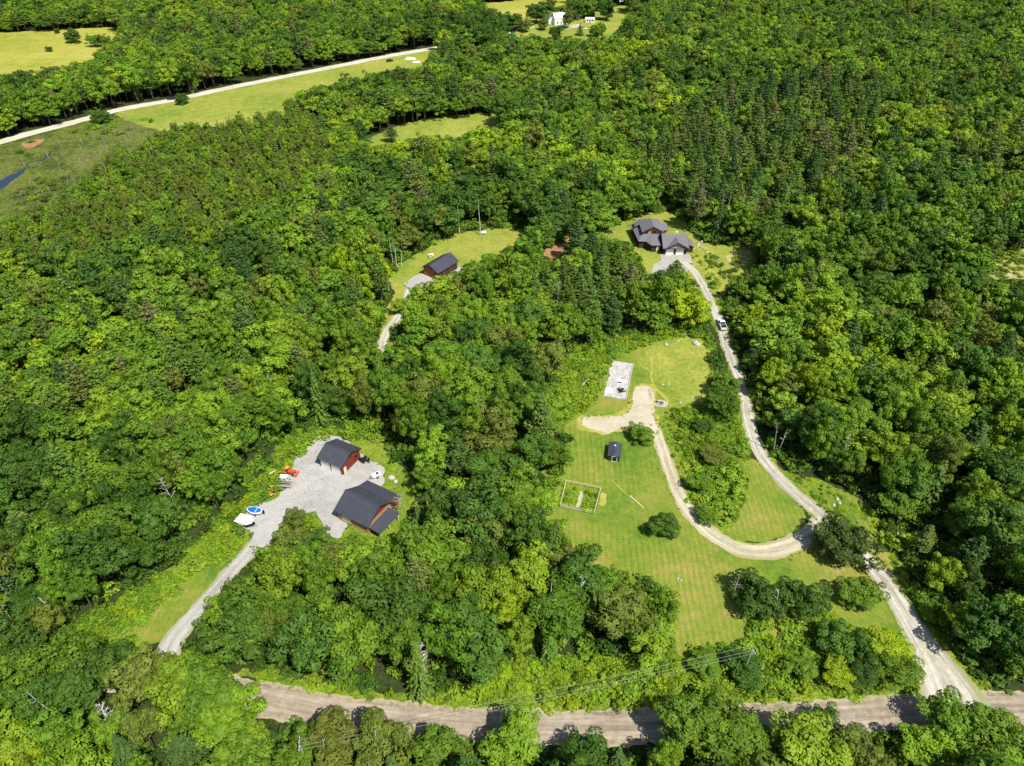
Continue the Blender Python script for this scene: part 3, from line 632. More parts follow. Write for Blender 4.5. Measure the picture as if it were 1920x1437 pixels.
H = np.where(inS & (kind != 'b'), H+5*u[:, 4], H); H = np.where(g[:, 1] < 60, np.minimum(H, 12), H)
Rr = np.where(kind == 'b', 2.5+3.0*u[:, 2]**1.6+.10*(H-12), np.where(kind == 'p', 3.0+.9*u[:, 2], 2.3+.6*u[:, 2]))*(1+.16*np.clip((g[:, 1]-150)/150, 0, 1))
keep = ~inT & (u[:, 5] > .06+.10*np.clip(fbm(g[:, 0], g[:, 1], 12, 44), 0, 1))
# tall candidates first; where a tall tree would stand in front of a clearing, try a lower one
for f in (1.0, .62, .4):
    h_, r_ = H*f, Rr*(.35+.65*f)
    bl = blocked(g[:, 0], g[:, 1], pz, h_, r_, OPEN_+SHRUBZ) | cut(g[:, 0], g[:, 1]) | shades(g[:, 0], g[:, 1], pz, h_, r_, DRIVEVIS[:3]+[YARD, ROADVIS[1], OPEN_[0], BARNGRASS])
    ok = keep & ~bl
    for i in np.nonzero(ok)[0]:
        k = kind[i]; cand.append((g[i, 0], g[i, 1], pz[i], h_[i], r_[i], k, pick_tone(g[i, 0], g[i, 1], k != 'b', u[i, 3], bool(inside(DARKR, bx[i], by[i])))))
    keep &= ~ok
# thin, close-set conifers and birches of the wet left-hand forest
g2 = hexgrid(-420, -30, 200, 520, 3.9); p2 = hgt(g2[:, 0], g2[:, 1]); qx, qy = proj(g2[:, 0], g2[:, 1], p2); g2 = g2[inside(THINZ, qx, qy)]
p2 = hgt(g2[:, 0], g2[:, 1]); u2 = rng.random((len(g2), 4)); H2 = 6.5+4.5*u2[:, 0]; R2 = 1.5+.8*u2[:, 1]
ok = ~(blocked(g2[:, 0], g2[:, 1], p2, H2, R2, OPEN_) | cut(g2[:, 0], g2[:, 1]))
for i in np.nonzero(ok)[0]:
    k = 's' if u2[i, 2] < .4 else 'b'
    tone = ('mid' if u2[i, 3] < .5 else 'olive') if k == 's' else ('light' if u2[i, 3] < .3 else 'mid' if u2[i, 3] < .6 else 'olive')
    cand.append((g2[i, 0], g2[i, 1], p2[i], H2[i], R2[i], k, tone))

# trees placed one by one: crown centre pixel, radius, height, kind, tone, label
def at_crown(cx, cy, H, frac=.6):
    x, y, z = P(cx, cy, H*frac); return x, y, h0(x, y)
SPECIAL = [
 (1587,1010,4.9,8.0,'r','dusk','big dark olive round tree overhanging the long driveway'),
 (1424,1115,4.2,7,'r','dark','dark round tree, left one of the pair on the lower lawn'),
 (1506,1120,3.8,7,'r','dark','dark round tree, right one of the pair on the lower lawn'),
 (1613,1107,3.5,5.0,'r','mid','lone mid-green tree between the dark pair and the driveway'),
 (1243,984,3.0,4.2,'r','dark','low dark round bush on the lawn against the loop drive'),
 (1202,811,2.9,4.4,'r','mid','small round green tree at the corner of the beige gravel apron'),
 (1288,572,5.6,11,'r','lime','bright lime-yellow maple beside the driveway below the house'),
 (1268,505,3.4,9,'p','mid','dark pine standing in front of the house garage'),
 (1240,530,4.2,9,'b','dark','dark green tree left of the lime maple below the house'),
 (748,572,2.4,5,'b','light','light green tree overhanging the track below the orange-red shed'),
 (554,976,2.4,6.5,'r','olive','pale olive poplar at the mouth of the barn yard'),
 (548,1012,3.0,7,'r','olive','taller olive poplar just below the yard mouth'),
 (578,1026,2.8,6,'b','dark','dark olive tree between the poplars and the large barn'),
 (566,1048,3.0,7,'b','mid','green tree below the olive poplars'),
 (1031,1212,1.5,7.5,'c','blue','narrow grey-green columnar cedar above the dirt road'),
 (1572,1262,2.5,4,'b','lime','smaller lime-yellow tree above the dirt road'),
 (1664,1215,3.5,5.5,'b','lime','larger lime-yellow tree by the bottom of the long driveway'),
 (1570,1200,3.2,5.6,'r','blue','grey-green willow-like tree right of the power pole'),
 (1500,1250,2.4,4.2,'b','mid','small green tree between the power pole and the lime tree'),
 (1622,1216,2.6,5.2,'b','dark','dark tree wedged between the grey-green tree and the lime tree'),
 (1690,1258,3.2,5.5,'b','mid','green tree below the larger lime tree by the driveway'),
 (1625,1262,2.6,4.5,'b','dark','dark tree right of the smaller lime tree'),
 (1396,1248,3.2,4.6,'b','dark','dark tree at the foot of the power pole'),
 (1322,1244,2.6,3.6,'b','mid','low green tree at the bottom edge of the lawn'),
 (948,1150,3.3,10,'b','lime','lime-topped tree in the wood above the dirt road'),
 (905,1105,4.5,12,'b','light','large light-green maple in the wood left of the lawn'),
 (985,1080,4.8,13,'b','light','large light-green maple nearest the lawn edge'),
 (1050,1150,4.6,12,'b','mid','broad green maple above the columnar cedar'),
 (1170,1150,5.0,11,'b','olive','broad olive oak at the lower left edge of the lawn'),
 (1215,1185,4.2,9,'b','light','yellowish oak poking into the lawn corner'),
 (965,1388,4.4,9,'b','light','light-green round tree covering the road shoulder at bottom centre'),
 (1296,1362,4.6,10,'b','mid','left one of the clump of trees covering the dirt road right of centre'),
 (1372,1368,5.0,10,'b','mid','middle one of the clump of trees covering the dirt road right of centre'),
 (1424,1392,4.2,7,'r','mid','right one of the clump of trees covering the dirt road'),
 (1545,1348,2.2,5,'b','dark','lone dark tree reaching up over the lower edge of the dirt road'),
 (1800,1352,4.4,8.5,'b','mid','large green tree over the road just below the driveway mouth'),
 (1855,1375,4.4,10,'b','mid','green tree in the lower right corner beside the larger one'),
 (1745,1400,4.0,6.5,'r','light','light-green tree left of the lower right corner tree'),
 (1610,1408,4.2,6.5,'r','olive','olive tree below the brown road towards the right'),
 (715,1392,4.2,10,'b','olive','olive tree with bare limbs below the road left of centre'),
 (625,1392,4.0,9,'b','olive','olive-brown tree beside the leftmost visible stretch of road'),
 (820,1408,4.0,8,'b','mid','green tree below the road left of the round light-green one'),
 (8,1275,4.4,11,'b','mid','green tree on the left edge below the power pole trees'),
 (128,1285,4.4,11,'b','dark','dark tree two crowns below the lower left power pole'),
 (40,1215,4.6,12,'b','dark','dark tree at the left edge just below the power pole'),
 (110,1240,4.6,12,'b','mid','green tree below the power pole at the lower left'),
 (195,1256,4.4,12,'b','dark','dark tree just below the tip of the leaf-shaped lawn patch'),
 (268,1264,4.4,12,'b','olive','olive tree just below the mouth of the yard driveway'),
 (340,1280,4.6,12,'b','light','light-green tree below right of the yard driveway mouth'),
 (395,1302,4.6,12,'b','mid','mid-green tree shading the bend of the dirt road'),
 (430,1345,4.4,11,'b','light','tall light-green tree left of where the dirt road emerges'),
 (1352,752,3.9,8,'b','dark','tall dark tree between the rough lawn and the driveway'),
 (1360,718,3.3,7,'b','mid','round green tree overhanging the driveway bend'),
 (1316,798,2.2,4,'b','dark','small dark tree in the rough grass below the tall dark one'),
 (1338,850,2.9,4.5,'b','olive','olive tree at the top of the loop thicket'),
 (1374,895,3.6,2.8,'u','light','large bright bush mound in the loop thicket'),
 (1362,950,3.5,2.6,'u','light','second large bright bush mound, lower in the loop thicket'),
 (1312,905,2.6,3.6,'b','mid','green tree at the left side of the loop thicket'),
 (1325,965,2.2,3.0,'b','mid','lowest small tree of the loop thicket'),
 (1350,345+60,3.2,15,'s','dark','dark spruce at the edge of the knoll'),
]
FARSPECIAL = [(135,65,5.5,9,'b','dark','dark round tree alone in the top left hay field'),(175,74,4.5,8,'b','mid','left one of two trees at the right end of the hay field'),(192,74,4.5,8,'b','olive','brownish right one of two trees at the end of the hay field'),
 (91,91,2.2,3.5,'b','dark','tiny dark bush in the middle of the hay field'),(106,57,2.2,3.5,'b','dark','tiny dark bush at the top edge of the hay field'),(340,184,3.6,5,'b','dark','dark bush overhanging the pale country road'),(185,216,5,6,'b','dark','dark tree over the pale road where the marsh begins'),
 (733,248,3.8,8,'p','dark','lone dark pine standing in the mid-forest meadow'),
 (1043,60,4.2,8,'b','dark','dark round tree in front of the white farmhouse'),(1088,52,3.2,8,'s','dark','small pointed tree right of the white farmhouse'),(1066,30,4.2,13,'b','olive','tall grey-olive tree behind the white farmhouse'),(1020,42,4,8,'b','olive','grey-olive tree left of the white farmhouse'),
 (1138,16,6.5,13,'b','dark','big dark tree at the upper right of the farmyard'),(1006,20,6.5,13,'b','dark','big dark tree up behind the farmhouse, leftmost'),(1028,12,6.5,13,'b','dark','big dark tree up behind the farmhouse, second'),(1078,14,7,13,'b','dark','big dark tree up behind the farmyard, third'),(1104,12,7,13,'b','mid','green tree up behind the farmyard, fourth'),
 (1118,54,4.5,8,'b','mid','green tree at the lower edge of the farmyard'),(1128,52,3,7,'b','dark','dark slim tree at the lower edge of the farmyard'),(985,45,5,8,'b','olive','brownish tree at the left end of the farmyard'),(960,38,6.5,11,'b','dark','dark tree between the yellow field and the farmyard'),(925,30,6.5,11,'b','dark','dark tree at the lower edge of the yellow top field')]
for i in range(6): FARSPECIAL.append((955+i*3.5-12*(i % 2), 30+4*(i % 3), 5, 9, 'b', 'dark', None))
FARSPECIAL = [(*f[:4], 'r' if f[4] == 'b' else f[4], *f[5:]) for f in FARSPECIAL if f[6]]
spec = []
for s in SPECIAL+FARSPECIAL:
    x, y, z = at_crown(s[0], s[1], s[3], .62); spec.append((x, y, z, s[3], s[2], s[4], s[5], s[6]))
sa = np.array([(s[0], s[1], s[4]) for s in spec])
def clash(x, y, r): return bool(np.any((sa[:, 0]-x)**2+(sa[:, 1]-y)**2 < (.62*(sa[:, 2]+r))**2))
cand = [c for c in cand if not clash(c[0], c[1], c[4])]

def region(px, py):
    if py > 1235 and px < 300: return 'in the bottom left corner wood'
    if py > 1235 and px < 560: return 'below the driveway mouth'
    if py > 1300: return 'below the dirt road'
    if px > 1380 and py > 1050: return 'right of the lower driveway'
    if px > 1380 and py > 800: return 'right of the driveway bend'
    if px > 1380 and py > 560: return 'east of the pickup truck'
    if px < 300 and py > 900: return 'left of the leaf-shaped lawn'
    if px < 560 and py > 760: return 'left of the gravel yard'
    if px < 560 and py > 560: return 'in the far left forest'
    if py > 985 and px < 760: return 'between large barn and dirt road'
    if py > 985: return 'between lower lawn and dirt road'
    if py > 800: return 'between large barn and lawn'
    if py > 640: return 'above the small red barn'
    if px > 1380: return 'right of the house'
    if px < 720: return 'left of the orange-red shed'
    return 'between the shed and the house'
TONEW = {'mid': 'mid-green', 'light': 'light green', 'dark': 'dark green', 'dusk': 'dark olive', 'olive': 'olive green', 'lime': 'bright lime', 'blue': 'bluish green', 'brown': 'brownish'}
KN = {'r': ('broadleaf_tree', 'broadleaf tree', 'tree'), 'b': ('broadleaf_tree', 'broadleaf tree', 'tree'), 'p': ('pine_tree', 'pine tree', 'tree'), 's': ('spruce_tree', 'spruce', 'tree'), 'c': ('cedar_tree', 'cedar', 'tree'), 'u': ('shrub', 'shrub', 'shrub')}
def tintof(kind, tone, j=.14):
    t = np.array((CT if kind in 'ps' and tone in CT else TINT)[tone]); r = rng.uniform(-j, j)
    return tuple(float(v) for v in t*(1+r)*np.array([1+rng.uniform(-.09, .09), 1, 1+rng.uniform(-.1, .1)]))
proto_cache = {}
def plant(x, y, z, H, Rr, kind, tone, label, group=None):
    L = HI[kind]; cm, tm, h, r = L[int(rng.integers(len(L)))]
    n, _, cat = KN[kind]
    o = bpy.data.objects.new(n, None); col.objects.link(o); o.location = (x, y, z-.1); o.rotation_euler = (0, 0, rng.random()*6.283)
    o.scale = (Rr/r, Rr/r*rng.uniform(.92, 1.08), H/h); tag(o, label, cat, group)
    c = link('crown' if kind != 'u' else 'leaves', cm, o); c['tint'] = tintof(kind, tone); link('trunk' if kind != 'u' else 'stem', tm, o)
for s in spec: plant(*s)
cand.sort(key=lambda c: (c[0]**2+c[1]**2+(c[2]-CH)**2)/max(c[3], 5)**.5)
def vis(c):
    px, py = proj(c[0], c[1], c[2]+c[3]*.85); return -30 < px < 1950 and -30 < py < 1460
cnt = {'b': sum(s[5] == 'b' for s in spec), 'p': 2, 's': 2, 'u': 2}; LIM = {'b': 296, 'p': 150, 's': 120}
rest = []; plan = []
for c in cand:
    k = c[5]
    if vis(c) and cnt[k] < LIM[k]:
        cnt[k] += 1; px, py = proj(c[0], c[1], c[2]+c[3]*.6); sz = c[4]/{'b': 3.7, 'p': 3.3, 's': 2.5}[k]
        plan.append((c, float(px), float(py), '%s %s %s' % ('broad' if sz > 1.1 else 'small' if sz < .85 else 'middling', TONEW[c[6]], KN[k][1]), region(px, py)))
    else: rest.append(c)
def plant_named(plan):
    grp = {}
    for q in plan: grp.setdefault((q[3], q[4]), []).append(q)
    for (nm, rg), L_ in grp.items():
        nms = nm.replace(' spruce', ' spruce tree')+'s'; left = list(L_)
        if len(L_) == 1: plant(*L_[0][0], '%s %s' % (nm, rg)); continue
        if len(L_) <= 20:
            ORD = 'leftmost second third fourth fifth sixth seventh eighth ninth tenth eleventh twelfth thirteenth fourteenth fifteenth sixteenth seventeenth eighteenth nineteenth twentieth'.split()
            for i, q in enumerate(sorted(L_, key=lambda q: q[1])):
                lab = '%s%s of the %s %s' % (ORD[i], (' from left' if len((nms+' '+rg).split()) < 12 else '') if i else '', nms, rg)
                plant(*q[0], lab, '%s %s' % (nms, rg))
            continue
        for wd, key in (('leftmost', lambda q: q[1]), ('rightmost', lambda q: -q[1]), ('farthest', lambda q: q[2]), ('nearest', lambda q: -q[2])):
            q = min(left, key=key); left.remove(q); plant(*q[0], '%s of the %s %s' % (wd, nms, rg), '%s %s' % (nms, rg))
        for q in left: plant(*q[0], '%s %s' % (nm, rg), '%s %s' % (nms, rg))
plant_named(plan)
def scatter_trees(name, L, protos, label, cat='forest'):
    if not L: return
    kinds = sorted({c[5] for c in L}); flat = []; st = {}
    for k in kinds: st[k] = len(flat); flat += protos[k]
    vid, scl, tint, rot = [], [], [], []
    for c in L:
        j = int(rng.integers(len(protos[c[5]]))); p = protos[c[5]][j]; vid.append(st[c[5]]+j)
        s = c[4]/p[2]; scl.append((s*rng.uniform(.85, 1.15), s*rng.uniform(.85, 1.15), c[3]/p[1]*rng.uniform(.85, 1.12))); tint.append((*tintof(c[5], c[6]), 1))
        rot.append((rng.uniform(-.08, .08), rng.uniform(-.08, .08), rng.random()*6.283))
    scatter(name, [(c[0], c[1], c[2]-.1) for c in L], rot, scl, vid, tint, [f[0] for f in flat], label, cat)
scatter_trees('forest', rest, LO, 'dense mixed green forest covering the far slopes and the frame edges')

# undergrowth beneath and between the trees
g3 = hexgrid(-260, 260, 36, 300, 3.3, .45); g3 = g3[infra(g3)]; p3 = hgt(g3[:, 0], g3[:, 1]); u3 = rng.random((len(g3), 4))
H3 = 1.2+1.8*u3[:, 0]; R3 = 1.3+1.0*u3[:, 1]
q3x, q3y = proj(g3[:, 0], g3[:, 1], p3); inS3 = np.zeros(len(g3), bool)
for z_ in SHRUBZ: inS3 |= inside(z_, q3x, q3y)
H3 = np.where(inS3, H3*.6, H3)
ok = ~(blocked(g3[:, 0], g3[:, 1], p3, H3, R3*.6, OPEN_) | cut(g3[:, 0], g3[:, 1]))
scatter_trees('undergrowth', [(g3[i, 0], g3[i, 1], p3[i], H3[i], R3[i], 'u', ('light' if u3[i, 2] < .7 else 'mid') if inS3[i] else 'dark' if u3[i, 2] < .4 else 'mid' if u3[i, 2] < .8 else 'light') for i in np.nonzero(ok)[0]], LO, 'low leafy undergrowth filling the gaps beneath the forest trees', 'undergrowth')

# shrubs on the weedy banks: nearest ones single, the rest as brush
g4 = hexgrid(-140, 160, 40, 260, 1.9, .5); p4 = hgt(g4[:, 0], g4[:, 1]); u4 = rng.random((len(g4), 5)); qx, qy = proj(g4[:, 0], g4[:, 1], p4)
dens = fbm(g4[:, 0], g4[:, 1], 9, 21)
zz = [inside(z_, qx, qy) for z_ in SHRUBZ]+[inside(RIGHTVERGE, qx, qy)]
sel = (zz[0] & (u4[:, 0] < .8)) | (zz[1] & (u4[:, 0] < .65)) | (zz[2] & (u4[:, 0] < .40+.3*dens)) | (zz[3] & (u4[:, 0] < .6+.2*dens)) | (zz[4] & (u4[:, 0] < .25))
H4 = .5+1.5*u4[:, 1]**1.3; R4 = .7+.9*u4[:, 2]
bl = blocked(g4[:, 0], g4[:, 1], p4, H4, R4*.8, OPEN_) | near_line(g4[:, 0], g4[:, 1], c_low, w_low-1.2)
for c, wd in ((c_main, w_main), (c_yard, w_yard), (c_loop, w_loop)): bl |= near_line(g4[:, 0], g4[:, 1], c, wd)
# the foundation clearing keeps its grass
sel &= ~bl
KEEPOUT = [(P(*q)[:2], r_) for q, r_ in (((509.5, 929.5), 2.6), ((511.5, 922), 2.2), ((512, 889), 1.8), ((735, 898), 2.2), ((742, 904), 2), ((455, 1003), 1.8), ((461, 984), 3.2), ((479, 964), 3), ((540, 888), 3), ((535, 911), 3.2), ((1101, 716), 2.6), ((1127, 728), 1.5), ((1239, 757), 2.4), ((704, 895), 3), ((907, 440), 2.5), ((808, 481), 2.2))]
def kept_out(x, y):
    b = np.zeros(np.shape(x), bool)
    for (kx, ky), r_ in KEEPOUT: b |= (x-kx)**2+(y-ky)**2 < r_*r_
    return b
sel &= ~kept_out(g4[:, 0], g4[:, 1])
ZN = ['', 'in the strip left of the yard', 'in the weeds near the foundation', 'in the loop thicket', 'right of the long driveway']
def zone_name(zi, px, py):
    if zi == 0: return ('on the bank left of the dead tree' if px < 760 else 'on the bank below the dead tree' if px < 960 else 'around the cedar' if px < 1120 else 'below the lawn corner' if px < 1330 else 'by the power pole' if px < 1480 else 'between pole and driveway' if px < 1620 else 'beside the driveway mouth')
    if zi == 1: return 'beside the leaf-shaped lawn' if px < 400 else 'left of the white trailer' if py > 940 else 'left of the gravel yard' if px < 560 else 'above the small barn'
    if zi == 2: return 'left of the foundation' if px < 1128 else 'above the foundation' if px < 1230 else 'along the rough lawn edge'
    if zi == 3: return 'in the upper loop thicket' if py < 870 else 'in the lower loop thicket'
    return ZN[zi]
L = []
for i in np.nonzero(sel)[0]:
    zi = next((k for k in range(5) if zz[k][i]), 4); t = u4[i, 3]+.25*float(fbm(g4[i, 0], g4[i, 1], 14, 31))
    tone = 'mid' if t < .12 else 'light' if t < .60 else 'lime' if t < .88 else 'light'
    if zi == 3: tone = 'mid' if t < .3 else 'light'
    L.append(((g4[i, 0], g4[i, 1], p4[i], H4[i], R4[i], 'u', tone), zi))
L.sort(key=lambda q: -q[0][4]/math.hypot(q[0][0], q[0][1], 118))
pl = []
for (c, zi) in L[:270]:
    px, py = proj(c[0], c[1], c[2]); pl.append((c, float(px), float(py), '%s %s shrub' % ('spreading' if c[4] > 1.35 else 'middling' if c[4] > 1.1 else 'small', TONEW[c[6]]), zone_name(zi, px, py)))
plant_named(pl)
scatter_trees('brush', [q[0] for q in L[270:]], LO, 'bright low brush between the larger shrubs on the weedy banks', 'brush')
print('TREES', cnt, 'rest', len(rest), 'under', int(ok.sum()), 'shrubs', len(L))
#@@OBJECTS@@
# ------------------------------------------------------------------ buildings
def rot2(p, a): c, s = math.cos(a), math.sin(a); return (p[0]*c-p[1]*s, p[0]*s+p[1]*c)
def frame_of(pix, z):      # world points of eave corners seen at these pixels, z above the local ground
    p0 = P(*pix[0], z); g0 = h0(p0[0], p0[1])
    return [P(q[0], q[1], z, g0)[:2] for q in pix], g0
def gable_parts(root, L, W, ze, zr, ox, oy, wallm, roofm, endwall=None, ribs=True, trim='black', z0=-.6):
    """gable building in the root's own frame: ridge along x, centre at the origin"""
    l, w_ = L/2-ox, W/2-oy; sl = (zr-ze)/(W/2)
    zw = zr-sl*w_-.14
    m = MB(); m.prism([(-l, -w_), (l, -w_), (l, w_), (-l, w_)], z0, zw)
    for s in (-1, 1): m.prism([(s*l-.06*(s > 0), 0), (s*l+.06*(s < 0), 0)], 0, 0) if False else None
    m.build('wall', wallm, root)
    g = MB(); n = 0
    for s in (-1, 1):
        x = s*l; g.poly([(x, -w_, zw), (x, w_, zw), (x, 0, zr-.16)] if s > 0 else [(x, w_, zw), (x, -w_, zw), (x, 0, zr-.16)])
    g.build('gable', endwall or wallm, root)
    r = MB(); t = .12
    for s in (-1, 1):
        pts = [(-L/2, 0, zr), (L/2, 0, zr), (L/2, s*W/2, ze), (-L/2, s*W/2, ze)]
        if s > 0: pts = pts[::-1]
        r.slab(pts, t)
        if ribs:
            k = int(L/.6)
            for i in range(k+1):
                x = -L/2+.03+i*(L-.06)/k
                r.slab([(x-.025, 0, zr+.045), (x+.025, 0, zr+.045), (x+.025, s*W/2, ze+.045), (x-.025, s*W/2, ze+.045)][::(-1 if s > 0 else 1)], .06)
    rf = r.build('roof', roofm, root)
    MB().box((0, 0, zr+.05), (L+.02, .3, .05)).build('ridge_cap', M['grey'] if not ribs else roofm, rf)
    f = MB()
    for s in (-1, 1):
        for e in (-1, 1):
            x = e*(L/2+.02); a, b = (x, 0, zr-.02), (x, s*W/2, ze-.02)
            f.slab([(x-.03, 0, zr-.01), (x+.03, 0, zr-.01), (x+.03, s*(W/2+.02), ze-.01), (x-.03, s*(W/2+.02), ze-.01)][::(-1 if s > 0 else 1)], .2)
    f.build('fascia', M[trim], rf)
def opening(root, name, c, w_, h_, face, mat, frame=None, sub=None):
    """door or window standing 3 cm proud of a wall; face = 'x-','x+','y-','y+'"""
    d = .06; ax = face[0]; m = MB()
    m.box(c, (d, w_, h_) if ax == 'x' else (w_, d, h_)); o = m.build(name, mat, root)
    if frame:
        f = MB(); s = (1 if face[1] == '+' else -1)*.02
        for sx in (-1, 1):
            f.box((c[0]+(s if ax == 'x' else sx*(w_/2+.05)), c[1]+(sx*(w_/2+.05) if ax == 'x' else s), c[2]), (.1, .1, h_+.2) if ax == 'x' else (.1, .1, h_+.2))
            f.box((c[0]+(s if ax == 'x' else 0), c[1]+(0 if ax == 'x' else s), c[2]+sx*(h_/2+.05)), (.1, w_, .1) if ax == 'x' else (w_, .1, .1))
        f.build('frame', frame, o)
    return o

# small red barn above the yard
(pB, pC, pF, pE), g0 = frame_of([(594.3, 859.3), (639.2, 878.1), (677.8, 841.6), (630.9, 821.8)], 3)
cx, cy = np.mean([pB, pC, pF, pE], axis=0); ang = math.atan2(pC[1]-pB[1], pC[0]-pB[0])
L_ = (math.dist(pB, pC)+math.dist(pE, pF))/2; W_ = (math.dist(pC, pF)+math.dist(pB, pE))/2
rt = empty('barn', (cx, cy, g0), ang, 'small red barn with a charcoal gable roof at the top of the gravel yard', 'barn')
gable_parts(rt, L_, W_, 3, 4.75, .35, .45, M['redwall'], M['metalroof'])
for x in (-1.6, 1.5): opening(rt, 'garage_door', (x, -W_/2+.42, 1.15), 2.5, 2.3, 'y-', M['white'], M['cream'])
opening(rt, 'window', (L_/2-.32, 1.9, 1.9), .8, .9, 'x+', M['glass'], M['redwall']); opening(rt, 'door', (L_/2-.32, -2.4, 1.05), .95, 2.1, 'x+', M['cream'], M['redwall'])
opening(rt, 'vent', (L_/2-.32, 0, 3.6), .6, .6, 'x+', M['black'])
MB().box((L_/2+.35, .2, .06), (1.2, W_*.8, .16)).build('concrete_step', M['concrete'], rt)

# large barn: gable front, long shed extension behind, dark lean-to on the right end
o3 = P(625.6, 957.5, 3); g0 = h0(o3[0], o3[1]); ang = math.atan2(-.505, .863)
rt = empty('barn', (o3[0], o3[1], g0), ang, 'large charcoal-roofed barn with a dark lean-to, below the gravel yard', 'barn')
L_ = 9.5; prof = [(0, 3.0), (4.4, 5.5), (8.3, 3.2), (11.3, 2.35)]
w1 = MB(); w1.prism([(.4, .5), (9.1, .5), (9.1, 8.3), (.4, 8.3)], -.8, 3.05); w1.build('wall', M['tan'], rt)
w2 = MB(); w2.prism([(.4, 8.3), (9.1, 8.3), (9.1, 10.9), (.4, 10.9)], -.6, 2.3); w2.build('rear_wall', M['redwall'], rt)
gb = MB()
for x in (.4, 9.1):
    pts = [(x, .5, 3.05), (x, 8.3, 3.05), (x, 4.4, 5.3)]; gb.poly(pts if x > 5 else pts[::-1])
gb.build('gable', M['redwall'], rt)
r = MB()
for (y0, z0), (y1, z1) in zip(prof[:-1], prof[1:]):
    r.slab([(0, y0, z0), (L_, y0, z0), (L_, y1, z1), (0, y1, z1)], .14)
    for i in range(17):
        x = .03+i*(L_-.06)/16; r.slab([(x-.025, y0, z0+.045), (x+.025, y0, z0+.045), (x+.025, y1, z1+.045), (x-.025, y1, z1+.045)], .06)
rf = r.build('roof', M['metalroof'], rt); MB().box((L_/2, 4.4, 5.56), (L_+.02, .3, .05)).build('ridge_cap', M['metalroof'], rf)
f = MB()
for x in (-.03, L_+.03):
    for (y0, z0), (y1, z1) in zip(prof[:-1], prof[1:]): f.slab([(x-.03, y0, z0-.01), (x+.03, y0, z0-.01), (x+.03, y1, z1-.01), (x-.03, y1, z1-.01)], .22)
f.build('fascia', M['black'], rf)
lt = MB().slab([(9.55, .3, 2.75), (12.4, .3, 2.3), (12.4, 7.0, 2.3), (9.55, 7.0, 2.75)], .14).build('lean_to_roof', M['metalroof'], rt)
ps = MB()
for y in (.6, 3.6, 6.7): ps.box((12.2, y, .8), (.16, .16, 2.8))
ps.build('lean_to_post', M['cream'], lt)
opening(rt, 'door', (3.0, .47, 1.2), 2.6, 2.4, 'y-', M['cream'], M['tan']); opening(rt, 'window', (6.8, .47, 1.7), 1.2, .9, 'y-', M['glass'], M['cream'])
opening(rt, 'door', (9.13, 7.5, 1.1), .9, 2.1, 'x+', M['cream'], M['redwall']); opening(rt, 'window', (.37, 2.6, 1.7), 1.2, .9, 'x-', M['glass'], M['cream'])
MB().box((4.7, .46, .05), (8.72, .06, 1.1)).build('log_skirting', M['logwall'], rt)

# red shed in the middle clearing
(pa, pb_, pc_, pd_), g0 = frame_of([(822, 512.8), (861.2, 489.4), (828.6, 477.7), (789.4, 502)], 3)
cx, cy = np.mean([pa, pb_, pc_, pd_], axis=0); ang = math.atan2(pb_[1]-pa[1], pb_[0]-pa[0])
L_ = (math.dist(pa, pb_)+math.dist(pc_, pd_))/2; W_ = (math.dist(pb_, pc_)+math.dist(pa, pd_))/2
rt = empty('shed', (cx, cy, g0), ang, 'orange-red log shed with a charcoal roof in the middle clearing', 'shed')
gable_parts(rt, L_, W_, 3, 5.0, .5, .6, M['orangewall'], M['metalroof'])
opening(rt, 'window', (-L_/2+.47, 0, 3.5), .7, .7, 'x-', M['glass'], M['darkwall']); opening(rt, 'door', (-L_/2+.47, -2.2, 1.1), 1.1, 2.2, 'x-', M['darkwall'], M['orangewall'])
for x in (-3.3, 0, 3.3): opening(rt, 'garage_door', (x, -W_/2+.57, 1.2), 3.1, 2.4, 'y-', M['darkwall'], M['orangewall'])  # wide dark doors: the deep eave's shade on this wall, put into their colour

# house on the knoll
hb = P(1242, 476, 0); g0 = h0(57, 232)
def Hp(zx, zy, z): return P(1170+zx/11.97, 380+zy/11.97, z, g0)[:2]
Zf = Hp(880, 1040, 2.8); hx, hy = Zf[0]-3.4, Zf[1]-2.0
rt = empty('house', (hx, hy, g0), 0, 'large log house with grey shingle gable roofs and white garage doors on the knoll', 'house')
def gable_roof(x0, x1, y0, y1, ze, zr, along, name='roof', mat='shingle', parent=None, ov=0.0, fas=True):
    """pitched roof over a rectangle; ridge along x or y"""
    m = MB(); f = MB()
    if along == 'x':
        c = (y0+y1)/2
        m.slab([(x0, y0, ze), (x1, y0, ze), (x1, c, zr), (x0, c, zr)], .16); m.slab([(x0, c, zr), (x1, c, zr), (x1, y1, ze), (x0, y1, ze)], .16)
        for x in (x0-.02, x1+.02):
            for a, b, za, zb in ((y0, c, ze, zr), (c, y1, zr, ze)): f.slab([(x-.03, a, za+.01), (x+.03, a, za+.01), (x+.03, b, zb+.01), (x-.03, b, zb+.01)], .3)
        f.box(((x0+x1)/2, y0-.02, ze-.14), (x1-x0, .05, .26))
    else:
        c = (x0+x1)/2
        m.slab([(x0, y0, ze), (c, y0, zr), (c, y1, zr), (x0, y1, ze)], .16); m.slab([(c, y0, zr), (x1, y0, ze), (x1, y1, ze), (c, y1, zr)], .16)
        for y in (y0-.02, y1+.02):
            for a, b, za, zb in ((x0, c, ze, zr), (c, x1, zr, ze)): f.slab([(a, y-.03, za+.01), (b, y-.03, zb+.01), (b, y+.03, zb+.01), (a, y+.03, za+.01)], .3)
        f.box((x0-.02, (y0+y1)/2, ze-.14), (.05, y1-y0, .26))
    o = m.build(name, M[mat], parent or rt)
    if fas: f.build('fascia', M['black'], o)
    return o
